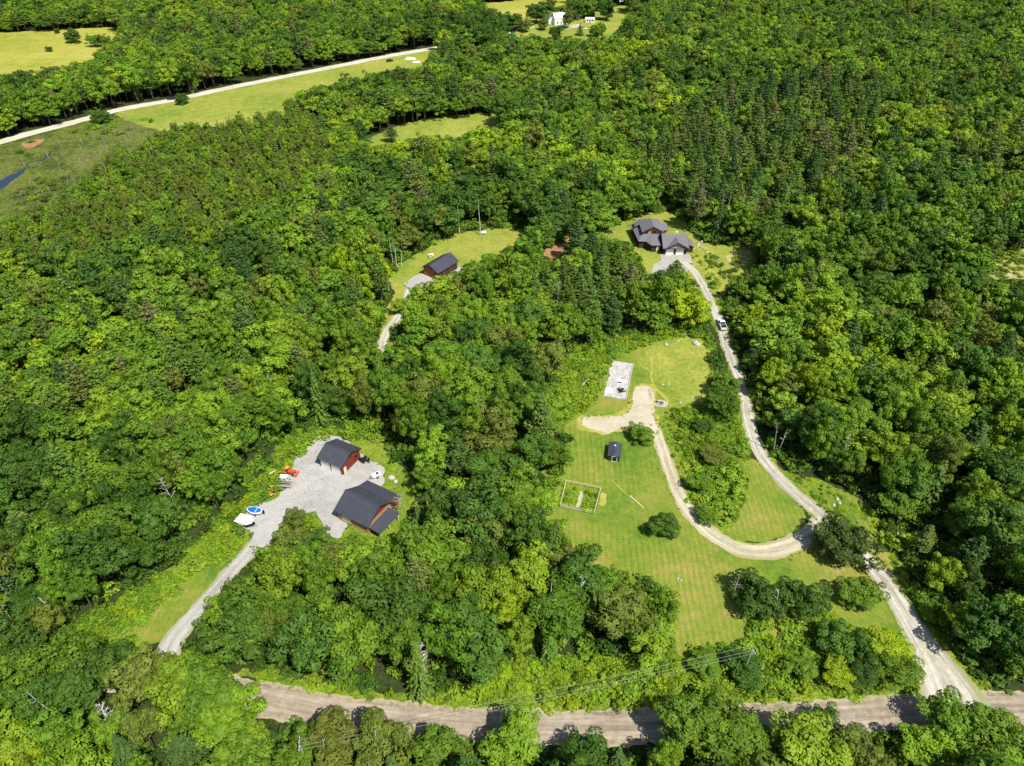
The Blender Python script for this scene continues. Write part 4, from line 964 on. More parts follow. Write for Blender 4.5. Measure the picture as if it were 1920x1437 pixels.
# garage block
MB().prism([(3.9, 3.1), (12.0, 3.1), (12.0, 12.4), (3.9, 12.4)], -1.2, 2.75).build('wall', M['darkwall'], rt)
gw = MB()
for x in (3.9, 12.0): p_ = [(x, 3.1, 2.75), (x, 12.4, 2.75), (x, 7.7, 5.25)]; gw.poly(p_ if x > 5 else p_[::-1])
gw.build('gable', M['darkwall'], rt)
gable_roof(3.4, 12.5, 2.2, 13.2, 2.8, 5.5, 'x')
fg = gable_roof(4.6, 12.2, 2.05, 7.2, 2.95, 5.1, 'y', 'front_gable_roof')
g = MB(); g.prism([(5.2, 2.7), (11.6, 2.7), (11.6, 2.95), (5.2, 2.95)], 2.3, 2.9); g.poly([(5.1, 2.72, 2.9), (11.7, 2.72, 2.9), (8.4, 2.72, 4.75)]); g.build('front_gable', M['logwall'], rt)
for x in (6.1, 9.6): opening(rt, 'garage_door', (x, 3.07, 1.15), 2.7, 2.35, 'y-', M['white'], M['darkwall'])
MB().prism([(12.05, 4.6), (14.5, 4.6), (14.5, 9.2), (12.05, 9.2)], -1.2, 2.3).build('side_wing_wall', M['darkwall'], rt)
MB().slab([(12.5, 4.2, 3.3), (14.9, 4.2, 2.4), (14.9, 9.6, 2.4), (12.5, 9.6, 3.3)], .16).build('side_wing_roof', M['shingle'], rt)
# two-storey block
MB().prism([(-2.4, 11.4), (4.4, 11.4), (4.4, 20.6), (-2.4, 20.6)], -1.2, 4.9).build('upper_wall', M['logwall'], rt)
m = MB(); m.poly([(-2.4, 11.38, 4.9), (4.4, 11.38, 4.9), (1.0, 11.38, 6.75)]); m.build('upper_gable', M['logwall'], rt)
m = MB(); m.slab([(-2.9, 10.6, 4.8), (1.0, 10.6, 7.0), (1.0, 17.6, 7.0), (-2.9, 21.2, 4.8)], .16)
m.slab([(1.0, 10.6, 7.0), (4.9, 10.6, 4.8), (4.9, 21.2, 4.8), (1.0, 17.6, 7.0)], .16); m.slab([(4.9, 21.2, 4.8), (-2.9, 21.2, 4.8), (1.0, 17.6, 7.0)], .16)
ur = m.build('upper_roof', M['shingle'], rt)
f = MB()
for a, b, za, zb in ((-2.95, 1, 4.8, 7.0), (1, 4.95, 7.0, 4.8)): f.slab([(a, 10.52, za+.02), (b, 10.52, zb+.02), (b, 10.6, zb+.02), (a, 10.6, za+.02)], .34)
f.box((-2.93, 15.9, 4.66), (.05, 10.6, .3)).build('fascia', M['black'], ur)
MB().prism([(4.45, 13.2), (6.2, 13.2), (6.2, 17.4), (4.45, 17.4)], -1.2, 4.4).build('bay_wall', M['logwall'], rt)
gable_roof(2.2, 6.6, 12.8, 17.8, 4.5, 6.1, 'x', 'bay_roof')
MB().slab([(-4.6, 17.0, 3.9), (-2.45, 17.0, 5.2), (-2.45, 20.4, 5.2), (-4.6, 20.4, 3.9)], .14).build('dormer_roof', M['shingle'], rt)
opening(rt, 'window', (1.4, 11.36, 4.3), 1.3, 1.0, 'y-', M['glass'], M['darkwall']); opening(rt, 'window', (-1.2, 11.36, 4.2), .8, .8, 'y-', M['glass'], M['darkwall'])
# low wrap-round wing
outer = [(-5.4, 21.5), (-4.4, 7.9), (-1.9, 7.8), (-.2, 4.7), (2.9, 4.7), (3.35, 4.7)]; inner = [(-2.45, 21.5), (-2.45, 11.6), (-1.0, 11.3), (.3, 11.3), (2.9, 11.3), (3.35, 11.3)]
m = MB()
for i in range(5): m.slab([(*outer[i], 2.75), (*outer[i+1], 2.75), (*inner[i+1], 3.9), (*inner[i], 3.9)], .16)
m.build('porch_roof', M['shingle'], rt)
ow = [(-4.9, 21.0), (-3.95, 8.4), (-1.7, 8.3), (0, 5.3), (3.8, 5.3), (3.8, 11.35), (-2.38, 11.35), (-2.38, 21.0)]
MB().prism(ow, -1.4, 2.62).build('porch_wall', M['darkwall'], rt)
for y in (11, 14, 17): opening(rt, 'window', (-4.15-(y-8.4)*.075-.02, y, 1.4), 1.0, 1.1, 'x-', M['glass'])
opening(rt, 'door', (2.2, 5.27, 1.05), 1.0, 2.1, 'y-', M['cream'], M['darkwall'])

# far white farmstead
def small_house(px, py, L, W, ze, zr, ang, wm, rm, name, label, cat):
    x, y, z = P(px, py); r_ = empty(name, (x, y, z), ang, label, cat); gable_parts(r_, L, W, ze, zr, .3, .3, M[wm], M[rm], ribs=False, trim='grey')
    for s in (-L/4, L/4): opening(r_, 'window', (s, -W/2+.27, 1.6), 1, 1.2, 'y-', M['glass'])
    opening(r_, 'door', (0, -W/2+.27, 1.1), 1.1, 2.1, 'y-', M['grey']); return r_
small_house(1049, 45, 11, 8, 4.6, 7.6, .3, 'white', 'white', 'farmhouse', 'white farmhouse with a pale roof in the far farmyard', 'house')
small_house(1036, 44, 9, 7, 3.6, 6.2, 1.5, 'white', 'grey', 'farmhouse', 'grey-roofed white annexe left of the far farmhouse', 'house')
small_house(1077, 35, 7, 5, 2.8, 4.4, .2, 'white', 'white', 'shed', 'small white shed right of the far farmhouse', 'shed')
small_house(1104, 31, 9, 6, 3.2, 5.2, .1, 'black', 'white', 'shed', 'white-roofed dark shed, uppermost in the far farmyard', 'shed')
small_house(1106, 42, 7, 4.5, 2.4, 3.4, -.1, 'white', 'white', 'shed', 'low white shed in the open grass of the far farmyard', 'shed')
small_house(1158, 3, 9, 6, 3, 5, .2, 'white', 'white', 'shed', 'white shed at the very top edge right of the farmyard', 'shed')
sheet('farm_track', [(1062,50),(1088,45),(1090,50),(1072,54),(1060,54)], M['beige'], .15, 'pale gravel turnaround beside the white farmhouse', 'driveway', step=2, jit=.2)
sheet('farm_track', [(948,59),(970,54),(1000,50),(1000,53),(970,58),(948,63)], M['beige'], .15, 'pale farm track left of the white farmhouse', 'driveway', step=2, jit=.2)

# ------------------------------------------------------------------ yard objects
def root_at(name, px, py, ang, label, cat, dz=.11, group=None):
    x, y, z = P(px, py); return empty(name, (x, y, z+dz), ang, label, cat, group)
def ang_px(a, b): A, B = P(*a), P(*b); return math.atan2(B[1]-A[1], B[0]-A[0])
def wheels(root, xs_, y, r, wd=.2, rim=True):
    for x in xs_:
        for s in (-1, 1):
            o = MB().wheel((x, s*y, r), r, wd, 'y').build('wheel', M['rubber'], root, True)
            if rim: MB().wheel((x, s*(y+wd/2), r), r*.55, .03, 'y').build('rim', M['grey'], o)
# pickup on the long driveway; nose uphill = +x
a = ang_px((1357, 622), (1345, 592)); rt = root_at('pickup_truck', 1352.5, 612, a, 'white pickup truck with a dark bed driving on the long pale driveway', 'truck')
b = MB(); b.prism([(-2.85, -.96), (2.6, -.96), (2.85, -.75), (2.85, .75), (2.6, .96), (-2.85, .96)], .42, .98)
b.prism([(1.15, -.88), (2.7, -.82), (2.7, .82), (1.15, .88)], .97, [1.15, 1.05, 1.05, 1.15]); b.build('body', M['white'], rt, bevel=.05)
c = MB(); c.prism([(-.75, -.9), (1.15, -.9), (1.15, .9), (-.75, .9)], .97, 1.12); pts = [(-.7, .86), (1.1, .86)]
n = len(c.v); c.v += [(-.72, -.88, 1.1), (1.15, -.88, 1.1), (1.15, .88, 1.1), (-.72, .88, 1.1), (-.5, -.72, 1.82), (.45, -.72, 1.82), (.45, .72, 1.82), (-.5, .72, 1.82)]
c.f += [tuple(n+i for i in q) for q in ((0, 1, 2, 3)[::-1], (4, 5, 6, 7), (0, 1, 5, 4), (1, 2, 6, 5), (2, 3, 7, 6), (3, 0, 4, 7))]; cab = c.build('cab', M['white'], rt, bevel=.04)
MB().slab([(.52, -.66, 1.80), (1.12, -.8, 1.17), (1.12, .8, 1.17), (.52, .66, 1.80)], .03).build('windshield', M['glass'], cab)
MB().slab([(-.73, -.76, 1.2), (-.54, -.66, 1.78), (-.54, .66, 1.78), (-.73, .76, 1.2)], .03).build('rear_window', M['glass'], cab)
for s in (-1, 1): MB().box((.05, s*.82, 1.45), (.95, .05, .42), 0, s*.22).build('side_window', M['glass'], cab)
bd = MB()
for s in (-1, 1): bd.box((-1.8, s*.9, 1.1), (2.1, .1, .28))
bd.box((-2.82, 0, .95), (.07, 1.8, .55)); bd.box((-.8, 0, 1.08), (.06, 1.7, .25)); bd.build('bed', M['white'], rt); MB().box((-1.8, 0, 1.16), (1.95, 1.68, .05)).build('bed_cover', M['black'], rt)
MB().box((-2.93, 0, .5), (.14, 1.85, .18)).build('rear_bumper', M['grey'], rt); MB().box((2.9, 0, .5), (.12, 1.8, .2)).build('front_bumper', M['grey'], rt)
for s in (-1, 1):
    MB().box((2.84, s*.72, .82), (.06, .3, .16)).build('headlight', M['glass'], rt); MB().box((-2.87, s*.86, .9), (.05, .14, .3)).build('tail_light', M['redpaint'], rt); MB().box((.95, s*1.03, 1.2), (.1, .2, .16)).build('mirror', M['black'], rt)
wheels(rt, (-1.75, 1.75), .88, .38, .24)

# enclosed snowmobile trailer with a V nose
a = ang_px((447, 970), (478, 979)); rt = root_at('enclosed_trailer', 461, 982, a, 'low white V-nosed enclosed trailer parked at the left end of the yard', 'trailer')
pl = [(-1.8, -1.2), (1.25, -1.2), (2.05, -.35), (2.05, .35), (1.25, 1.2), (-1.8, 1.2)]
MB().prism(pl, .45, 1.15).build('body', M['black'], rt, bevel=.03)
MB().prism([(x*1.02, y*1.03) for x, y in pl], [1.15]*6, [1.3, 1.3, 1.22, 1.22, 1.3, 1.3]).build('roof', M['white'], rt, bevel=.03)
MB().slab([(1.3, -1.1, .62), (2.35, -.3, .55), (2.35, .3, .55), (1.3, 1.1, .62)], .1).build('nose_panel', M['black'], rt)
MB().box((-.2, -1.22, .8), (1.4, .04, .3)).build('side_panel', M['white'], rt); MB().box((1.66, -.83, .85), (1.0, .05, .42), .82).build('nose_window', M['glass'], rt)
MB().tube([(2.0, .5, .4), (3.1, 0, .42), (2.0, -.5, .4)], .05).build('tow_bar', M['grey'], rt); wheels(rt, (-.4,), 1.1, .3, .18)
# boat
a = ang_px((466, 957), (494, 962)); rt = root_at('boat', 479, 962.5, a, 'white motor boat with a bright blue cover beside the enclosed trailer', 'boat')
def hull(s, z0, z1, k=20):
    o = []
    for i in range(k):
        q = 2*math.pi*i/k; x = math.cos(q)*1.95; y = math.sin(q)*1.0*(1-.15*max(0, -math.cos(q))**2); o.append((x*s, y*s))
    return o
m = MB(); k = 20; n = 0
for s, z in ((.55, .3), (.9, .55), (1.0, .95), (.84, .98)): m.v += [(x, y, z+(.12 if x < -1 else 0)) for x, y in hull(s, 0, 0)]
for r_ in range(3):
    for i in range(k): j = (i+1) % k; m.f.append((r_*k+i, r_*k+j, (r_+1)*k+j, (r_+1)*k+i))
m.f.append(tuple(reversed(range(k)))); m.build('hull', M['white'], rt, True)
c = MB(); c.v += [(x, y, .97) for x, y in hull(.84, 0, 0)]+[(0, 0, 1.2)]; c.f += [(i, (i+1) % k, k) for i in range(k)]; c.build('cover', M['blue'], rt)
MB().box((.5, 0, 1.1), (.08, 1.3, .2)).build('windscreen', M['white'], rt)
MB().box((2.15, 0, .85), (.4, .42, .8)).box((2.25, 0, .35), (.15, .12, .6)).build('outboard_motor', M['black'], rt, bevel=.06)
t = MB(); t.tube([(-2.9, 0, .35), (-1.6, 0, .3), (1.6, .6, .3)], .05).tube([(-1.6, 0, .3), (1.6, -.6, .3)], .05); t.build('trailer_frame', M['grey'], rt); wheels(rt, (.5,), .95, .27, .16)
# orange-red tractor with a round attachment
a = ang_px((534, 886), (557, 889)); rt = root_at('tractor', 544, 890, a, 'faded red tractor parked on the left edge of the yard', 'tractor')
MB().box((.55, 0, .95), (1.7, .75, .55)).box((.95, 0, 1.25), (.9, .7, .1)).build('bonnet', M['redpaint'], rt, bevel=.08)
MB().box((-.6, 0, .75), (.9, .6, .35)).box((-.7, 0, 1.05), (.5, .5, .12)).build('seat', M['black'], rt, bevel=.04)
for s in (-1, 1):
    MB().box((-.75, s*.75, 1.25), (1.0, .4, .08)).build('fender', M['redpaint'], rt)
MB().tube([(-.2, 0, 1.1), (-.35, 0, 1.45)], .03).box((-.35, 0, 1.47), (.35, .35, .04)).build('steering_wheel', M['black'], rt)
MB().tube([(-1.05, .55, .6), (-1.05, .55, 2.0), (-1.05, -.55, 2.0), (-1.05, -.55, .6)], .05).build('roll_bar', M['orange'], rt)
MB().box((1.85, 0, .45), (.5, 1.7, .55), 0, 0, .3).build('loader_bucket', M['redpaint'], rt, bevel=.03); MB().tube([(.3, .55, .9), (1.2, .6, 1.1), (1.75, .6, .5)], .06).tube([(.3, -.55, .9), (1.2, -.6, 1.1), (1.75, -.6, .5)], .06).build('loader_arm', M['redpaint'], rt)
wheels(rt, (-.75,), .75, .6, .35); wheels(rt, (1.0,), .6, .36, .24)
rt = root_at('cement_mixer', 536.5, 885, .4, 'orange drum mixer behind the faded red tractor', 'mixer')
MB().tube([(-.1, 0, .7), (.1, 0, .85), (.5, 0, 1.15), (.85, 0, 1.4)], [.35, .55, .55, .3], 14).build('drum', M['orange'], rt, True)
MB().tube([(-.5, -.45, 0), (0, -.5, .95), (.5, -.45, 0)], .04).tube([(-.5, .45, 0), (0, .5, .95), (.5, .45, 0)], .04).build('stand', M['orange'], rt); wheels(rt, (-.4,), .5, .22, .1, False)
# flatbed trailer loaded with grey timber
a = ang_px((522, 908), (549, 910)); rt = root_at('flatbed_trailer', 535.5, 911.5, a, 'flatbed trailer with wooden sides on the left edge of the yard', 'trailer')
MB().box((0, 0, .55), (3.3, 1.7, .12)).build('deck', M['wood'], rt); MB().tube([(1.6, .5, .5), (2.7, 0, .45), (1.6, -.5, .5)], .05).build('tow_bar', M['yellow'], rt)
f = MB()
for y in (-.84, .84): f.box((0, y, .75), (3.3, .06, .28))
f.build('side_board', M['cream'], rt); wheels(rt, (-.3, .35), .95, .3, .16)
x, y, z = P(535.5, 911.5); lo = empty('timber_load', (x, y, z+.73), a, 'bundle of dark grey timber lying on the flatbed trailer', 'timber')
for i in range(9): MB().box((rng.uniform(-.1, .1), -.68+i*.17, .08+.1*(i % 2)), (rng.uniform(2.5, 3.2), .14, .14), rng.uniform(-.03, .03)).build('plank', M['grey'] if i % 3 else M['black'], lo)
rt = root_at('storage_box', 533.5, 899.5, a+.1, 'white lidded storage box behind the flatbed trailer', 'box'); MB().box((0, 0, .5), (1.6, 1.1, 1.0)).build('body', M['white'], rt, bevel=.04); MB().box((0, 0, 1.04), (1.68, 1.18, .1)).build('lid', M['white'], rt, bevel=.03)
# yellow wood splitter / machine
rt = root_at('log_splitter', 509.5, 929.5, -.35, 'yellow towed log splitter at the left edge of the yard', 'machine')
MB().box((0, 0, .6), (1.9, .22, .22)).box((-.75, 0, .85), (.25, .3, .4)).build('beam', M['yellow'], rt, bevel=.03); MB().box((.45, .35, .75), (.55, .45, .45)).build('engine', M['black'], rt, bevel=.05)
MB().tube([(.2, 0, .85), (.9, 0, .85)], .1).build('ram', M['grey'], rt); MB().box((-.1, -.42, .62), (1.3, .4, .06)).build('work_table', M['yellow'], rt); wheels(rt, (.2,), .5, .28, .15); MB().tube([(-.9, 0, .5), (-1.7, 0, .3)], .05).build('tow_bar', M['yellow'], rt)
rt = root_at('post_auger', 511.5, 922, .9, 'small orange-yellow upright auger frame behind the log splitter', 'machine')
MB().tube([(0, 0, 0), (0, 0, 1.5)], .08).tube([(0, 0, 1.3), (.7, 0, 1.5)], .06).build('mast', M['yellow'], rt); MB().box((0, 0, 1.5), (.4, .4, .3)).build('motor', M['orange'], rt, bevel=.04); MB().tube([(-.4, -.4, 0), (0, 0, .4), (.4, .4, 0)], .05).tube([(.4, -.4, 0), (0, 0, .4), (-.4, .4, 0)], .05).build('stand', M['yellow'], rt)
# white utility trailer and two quads by the barns
a = ang_px((696, 896), (712, 888)); rt = root_at('utility_trailer', 704, 895, a, 'white flat utility trailer between the two barns', 'trailer')
MB().box((.25, 0, .6), (2.0, 1.5, .14)).build('deck', M['white'], rt, bevel=.02); MB().box((1.3, 0, .85), (.08, 1.5, .5)).build('headboard', M['white'], rt); MB().box((.6, .1, .74), (.5, .7, .14)).build('toolbox', M['black'], rt)
MB().tube([(-.8, .5, .5), (-1.9, 0, .45), (-.8, -.5, .5)], .05).box((-1.0, 0, .5), (.5, .9, .08)).build('tow_bar', M['grey'], rt); wheels(rt, (.2,), .85, .3, .16)
def quad(px, py, a, label):
    rt = root_at('quad_bike', px, py, a, label, 'quad bike', group='quad bikes beside the small red barn')
    MB().box((.1, 0, .7), (1.1, .4, .3)).build('body', M['black'], rt, bevel=.08); MB().box((-.2, 0, .92), (.65, .32, .12)).build('seat', M['rubber'], rt, bevel=.04)
    for x in (-.65, .65): MB().box((x, 0, .82), (.55, 1.0, .05)).build('fender', M['black'], rt)
    MB().tube([(.35, 0, .85), (.3, 0, 1.15)], .03).tube([(.28, -.35, 1.12), (.3, 0, 1.15), (.28, .35, 1.12)], .025).build('handlebar', M['grey'], rt); wheels(rt, (-.6, .6), .42, .28, .24)
quad(681.5, 864, .6, 'dark quad bike nearer the small red barn wall'); quad(687, 867.5, .2, 'dark quad bike further from the small red barn wall')
rt = root_at('log_barrel', 455, 1003, .3, 'dark metal barrel lying beside the yard driveway below the white trailer', 'barrel'); MB().tube([(-.5, 0, .35), (-.48, 0, .35), (.48, 0, .35), (.5, 0, .35)], [.3, .35, .35, .3], 14).build('drum', M['black'], rt, True); MB().tube([(-.15, 0, .35), (-.1, 0, .35)], .37, 14).tube([(.1, 0, .35), (.15, 0, .35)], .37, 14).build('hoop', M['grey'], rt)
# stack of pale logs in the weeds
rt = root_at('log_pile', 512, 889, .7, 'small heap of pale cut logs in the weeds left of the yard', 'logs', .05)
for i, (y, z) in enumerate(((-.35, .15), (0, .15), (.35, .15), (-.17, .42), (.17, .42))): MB().tube([(-.9, y, z), (.9, y, z)], .15, 9).build('log', M['fence'], rt)
for px, py, lab in ((735, 896, 'grey boulder heap at the right edge of the barn clearing'), (741, 903, 'smaller grey boulder beside the heap at the barn clearing')):
    rt = root_at('boulder', px, py, 1, lab, 'rock', 0)

# ------------------------------------------------------------------ shed clearing, lawn objects
rt = root_at('propane_tank', 907, 440, .15, 'white propane tank on the far edge of the middle clearing', 'tank', .05)
MB().tube([(-1.0, 0, .8), (-.85, 0, .8), (.85, 0, .8), (1.0, 0, .8)], [.3, .55, .55, .3], 16).build('vessel', M['white'], rt, True); MB().box((-.55, 0, .15), (.15, .8, .35)).box((.55, 0, .15), (.15, .8, .35)).build('cradle', M['concrete'], rt); MB().tube([(0, 0, 1.3), (0, 0, 1.5)], .15, 10).build('valve_dome', M['white'], rt)
rt = root_at('picnic_table', 808, 481, .5, 'white picnic table behind the middle clearing shed', 'table', .05)
MB().box((0, 0, .75), (1.9, .8, .06)).build('tabletop', M['white'], rt)
for s in (-1, 1): MB().box((0, s*.75, .45), (1.9, .28, .05)).build('bench', M['white'], rt)
for s in (-1, 1): MB().tube([(s*.7, -.8, 0), (s*.7, -.25, .75)], .05).tube([(s*.7, .8, 0), (s*.7, .25, .75)], .05).build('leg', M['white'], rt)

# ruined concrete foundation with debris
cs = [P(1146.8, 677.3)[:2], P(1187.2, 683)[:2], P(1175, 750.6)[:2], P(1129, 745)[:2]]
cx, cy = np.mean(cs, axis=0); a = math.atan2(cs[1][1]-cs[0][1], cs[1][0]-cs[0][0]); g0 = h0(cx, cy); W_ = 6.3; D_ = 16.7
rt = empty('concrete_foundation', (cx, cy, g0), a, 'old grey concrete house foundation with ragged left edge on the rough lawn', 'foundation')
pts = [(W_/2, -D_/2), (W_/2, D_/2)]; left = []
for i in range(26):
    q = i/25; left.append((-W_/2+.35+(.25*math.sin(i*1.9)+.2*math.sin(i*.7))-(.3 if 6 < i < 9 else 0), D_/2-q*D_))
MB().prism(pts+left, -.4, .22).build('slab', M['concrete'], rt)
m = MB(); m.box((W_/2-.1, 0, .33), (.22, D_-.1, .2)); m.box((0, -D_/2+.12, .33), (W_-.9, .22, .2)); m.build('kerb_wall', M['concrete'], rt)
m = MB()
for i in range(60):
    x, y = rng.uniform(-W_/2+.5, W_/2-.3), rng.uniform(-D_/2+.3, D_/2-.3); s = rng.uniform(.08, .3)
    m.box((x, y, .22+s*.3), (s*1.6, s, s*.7), rng.random()*3, rng.uniform(-.3, .3))
tag(m.build('rubble', M['concrete'], None), 'loose concrete rubble scattered over the old foundation', 'rubble', kind='stuff').matrix_world = Matrix.Translation((cx, cy, g0)) @ Matrix.Rotation(a, 4, 'Z')
def on_slab(px, py): p = P(px, py, .22, g0); return p[0], p[1], g0+.22
def panel(px, py, w_, d_, mat, label, name='metal_sheet', cat='sheet', rz=0):
    x, y, z = on_slab(px, py); o = empty(name, (x, y, z+.03), a+rz, label, cat)
    m = MB(); k = 8
    for i in range(k): m.box((-w_/2+w_*(i+.5)/k, 0, .03+.02*(i % 2)), (w_/k*.98, d_, .04), 0, 0, .06*((-1)**i))
    m.build('sheet_panel', M[mat], o)
panel(1165, 714, 3.0, 1.2, 'white', 'white metal sheet lying in the middle of the old foundation', rz=-.05); panel(1141.5, 732, 1.9, 2.2, 'white', 'white board lying at the lower left of the old foundation', 'board', 'board')
panel(1161, 717.5, 1.0, .4, 'black', 'short black board beside the white metal sheet', 'board', 'board', .3); panel(1167.5, 710, 1.2, .3, 'grey', 'thin grey strip above the white metal sheet', 'board', 'board')
x, y, z = on_slab(1164.5, 733); rt2 = empty('debris_pile', (x, y, z), 0, 'dark pile of burnt timber at the lower end of the old foundation', 'debris')
m = MB()
for i in range(16): m.box((rng.uniform(-1, 1), rng.uniform(-.9, .9), rng.uniform(.08, .4)), (rng.uniform(.6, 1.5), .14, .1), rng.random()*3, rng.uniform(-.3, .3), rng.uniform(-.3, .3))
m.build('burnt_boards', M['black'], rt2); m = MB()
for i in range(8): m.box((rng.uniform(-1, 1), rng.uniform(-.8, .8), .08), (.5, .35, .16), rng.random()*3)
m.build('broken_blocks', M['rock'], rt2)
rt2 = root_at('tree_stump', 1127, 728.5, 0, 'dark charred stump just left of the old foundation', 'stump', .05); MB().tube([(0, 0, 0), (.05, 0, .5)], [.45, .3], 9).build('wood', M['black'], rt2); MB().tube([(.4, .2, 0), (.1, .05, .25)], [.1, .12]).build('root', M['bark'], rt2)

# round fire pit beside the apron
rt = root_at('fire_pit', 1239, 757.5, 0, 'round stone fire pit to the right of the gravel apron', 'fire pit', .08)
MB().prism([(math.cos(i*.42)*1.9, math.sin(i*.42)*1.5) for i in range(15)], 0, .05).build('gravel_pad', M['soil'], rt)
m = MB()
for i in range(12): q = i*2*math.pi/12; m.box((math.cos(q)*.85, math.sin(q)*.85, .2), (.36, .28, .3), q)
m.build('stone_ring', M['rock'], rt, bevel=.03); MB().prism([(math.cos(i*.7)*.68, math.sin(i*.7)*.68) for i in range(9)], .05, .12).build('ash_bed', M['ash'], rt)
for px, py, a_, lab in ((1232, 756, 0, 'dark camp chair left of the fire pit'),):
    c_ = root_at('camp_chair', px, py, a_, lab, 'chair', .08); MB().box((0, 0, .42), (.5, .5, .05)).build('seat', M['black'], c_); MB().box((-.25, 0, .7), (.05, .5, .55)).build('backrest', M['black'], c_)
    for sx in (-1, 1):
        for sy in (-1, 1): MB().tube([(sx*.22, sy*.22, 0), (sx*.2, sy*.2, .42)], .02).build('leg', M['grey'], c_)
rt = root_at('railing', 1220.5, 742, 0, 'short dark rail along the right side of the gravel apron', 'rail', .1)
xa, ya, za = P(1217.5, 733); xb, yb, zb = P(1221.5, 749); v = (xa-rt.location.x, ya-rt.location.y); v2 = (xb-rt.location.x, yb-rt.location.y)
MB().tube([(v[0], v[1], .7), (0, 0, .7), (v2[0], v2[1], .7)], .06).build('rail', M['grey'], rt)
for q in (v, (0, 0), v2): MB().tube([(q[0], q[1], -.1), (q[0], q[1], .72)], .05).build('post', M['grey'], rt)

# dark-roofed canopy on the lawn
A = [P(1155.3+0*0, 824.8, 2), P(1169.4, 830.5, 2), P(1160, 859.6, 2), P(1136.5, 854.9, 2), P(1145, 828.6, 2)]
cx = (A[1][0]+A[3][0])/2; cy = (A[1][1]+A[3][1])/2; g0 = h0(cx, cy); a = math.atan2(A[2][1]-A[3][1], A[2][0]-A[3][0])+.12
rt = empty('garden_shed', (cx, cy, g0+.06), a, 'small black-roofed garden shed standing on the mown lawn', 'shed')
MB().prism([(-1.3, -2.2), (1.3, -2.2), (1.3, 2.2), (-1.3, 2.2)], 0, 1.75).build('wall', M['darkwall'], rt)
m = MB(); m.slab([(-1.6, -2.5, 1.75), (0, -2.5, 2.3), (0, 2.5, 2.3), (-1.6, 2.5, 1.75)], .08); m.slab([(0, -2.5, 2.3), (1.6, -2.5, 1.75), (1.6, 2.5, 1.75), (0, 2.5, 2.3)], .08)
rf = m.build('roof', M['metalroof'], rt); MB().box((-.05, .9, 2.36), (.42, .42, .12)).build('skylight', M['cream'], rf)
g = MB()
for y in (-2.21, 2.21): q = [(-1.3, y, 1.72), (1.3, y, 1.72), (0, y, 2.16)]; g.poly(q if y < 0 else q[::-1])
g.build('gable', M['white'], rt); opening(rt, 'door', (.1, -2.24, .85), 1.1, 1.5, 'y-', M['black'], M['white'])

# fenced garden
gc = [P(1060.9, 906.8)[:2], P(1126, 919.3)[:2], P(1113.5, 965.2)[:2], P(1050, 951)[:2]]
def fence_run(root, p, q, n, rails=(.5, 1.0), h=1.2):
    for i in range(n):
        x = p[0]+(q[0]-p[0])*i/n; y = p[1]+(q[1]-p[1])*i/n; MB().box((x, y, h/2), (.11, .11, h)).build('post', M['fence'], root)
    m = MB()
    for z in rails: m.tube([(p[0], p[1], z), (q[0], q[1], z)], .045, 5)
    m.build('rail', M['fence'], root)
gx_, gy_ = np.mean(gc, axis=0); g0 = h0(gx_, gy_); rt = empty('garden_fence', (gx_, gy_, g0+.06), 0, 'pale wooden fence around the square vegetable garden on the lawn', 'fence')
lc = [(p[0]-gx_, p[1]-gy_) for p in gc]
for i in range(4): fence_run(rt, lc[i], lc[(i+1) % 4], 5)
rt2 = empty('garden_wall', (gx_, gy_, g0+.06), 0, 'low pale boarding along the lower side of the garden fence', 'wall')
q0 = np.array(lc[3]); q1 = np.array(lc[2]); mid = q0+(q1-q0)*.62
for i in range(4):
    a0 = q0+(mid-q0)*i/4; a1 = q0+(mid-q0)*(i+1)/4; c = (a0+a1)/2+np.array([0, -.22]); MB().box((c[0], c[1], .3), (float(np.hypot(*(a1-a0)))-.06, .06, .6), math.atan2(a1[1]-a0[1], a1[0]-a0[0])).build('board', M['wood'], rt2)
sheet('garden_bed', [(gx_+x*.93, gy_+y*.93) for x, y in lc], M['rough'], .075, 'weedy green ground inside the garden fence', 'garden', step=.5, jit=.12, grid=2, world=True)
sheet('garden_path', [(1087,922),(1091,921),(1091,932),(1088,944),(1085,952),(1080,952),(1082,942),(1084,932)], M['soil'], .095, 'pale bare soil path through the fenced garden', 'path', step=.4, jit=.15)
sheet('mulch_strip', [(1127,925),(1137,927),(1133,948),(1123,946)], M['verge'], .075, 'brownish worn strip right of the fenced garden', 'ground', step=.5, jit=.2)
for k, (px, py, r_, t_) in enumerate([(1068,926,.8,'light'),(1074,944,.9,'lime'),(1062,940,.7,'light'),(1100,925,.6,'mid'),(1108,930,.6,'mid'),(1102,946,.8,'lime'),(1095,955,.7,'light'),(1110,950,.6,'light'),(1118,930,.5,'mid'),(1078,918,.5,'light')]):
    x, y, z = P(px, py); plant(x, y, z+.08, .7, r_, 'u', t_, '%s vegetable clump, %s of the garden path' % (TONEW[t_], 'left' if px < 1085 else 'right'), 'vegetable clumps inside the garden fence')
# seesaw-like long plank on the lawn
pa_, pb_ = P(1180, 931), P(1207, 954); rt = empty('wooden_beam', ((pa_[0]+pb_[0])/2, (pa_[1]+pb_[1])/2, pa_[2]+.07), math.atan2(pb_[1]-pa_[1], pb_[0]-pa_[0]), 'long pale wooden beam lying on the mown lawn', 'beam')
MB().box((0, 0, .14), (math.dist(pa_[:2], pb_[:2]), .26, .24)).build('timber', M['fence'], rt, bevel=.02); MB().box((-2.0, 0, .05), (.2, 1.0, .12)).build('crosspiece', M['wood'], rt)
sheet('dry_path', [(1144,900),(1146,900),(1178,929),(1177,931)], M['verge'], .075, 'faint dry line across the lawn leading to the wooden beam', 'path', step=.6, jit=.04)
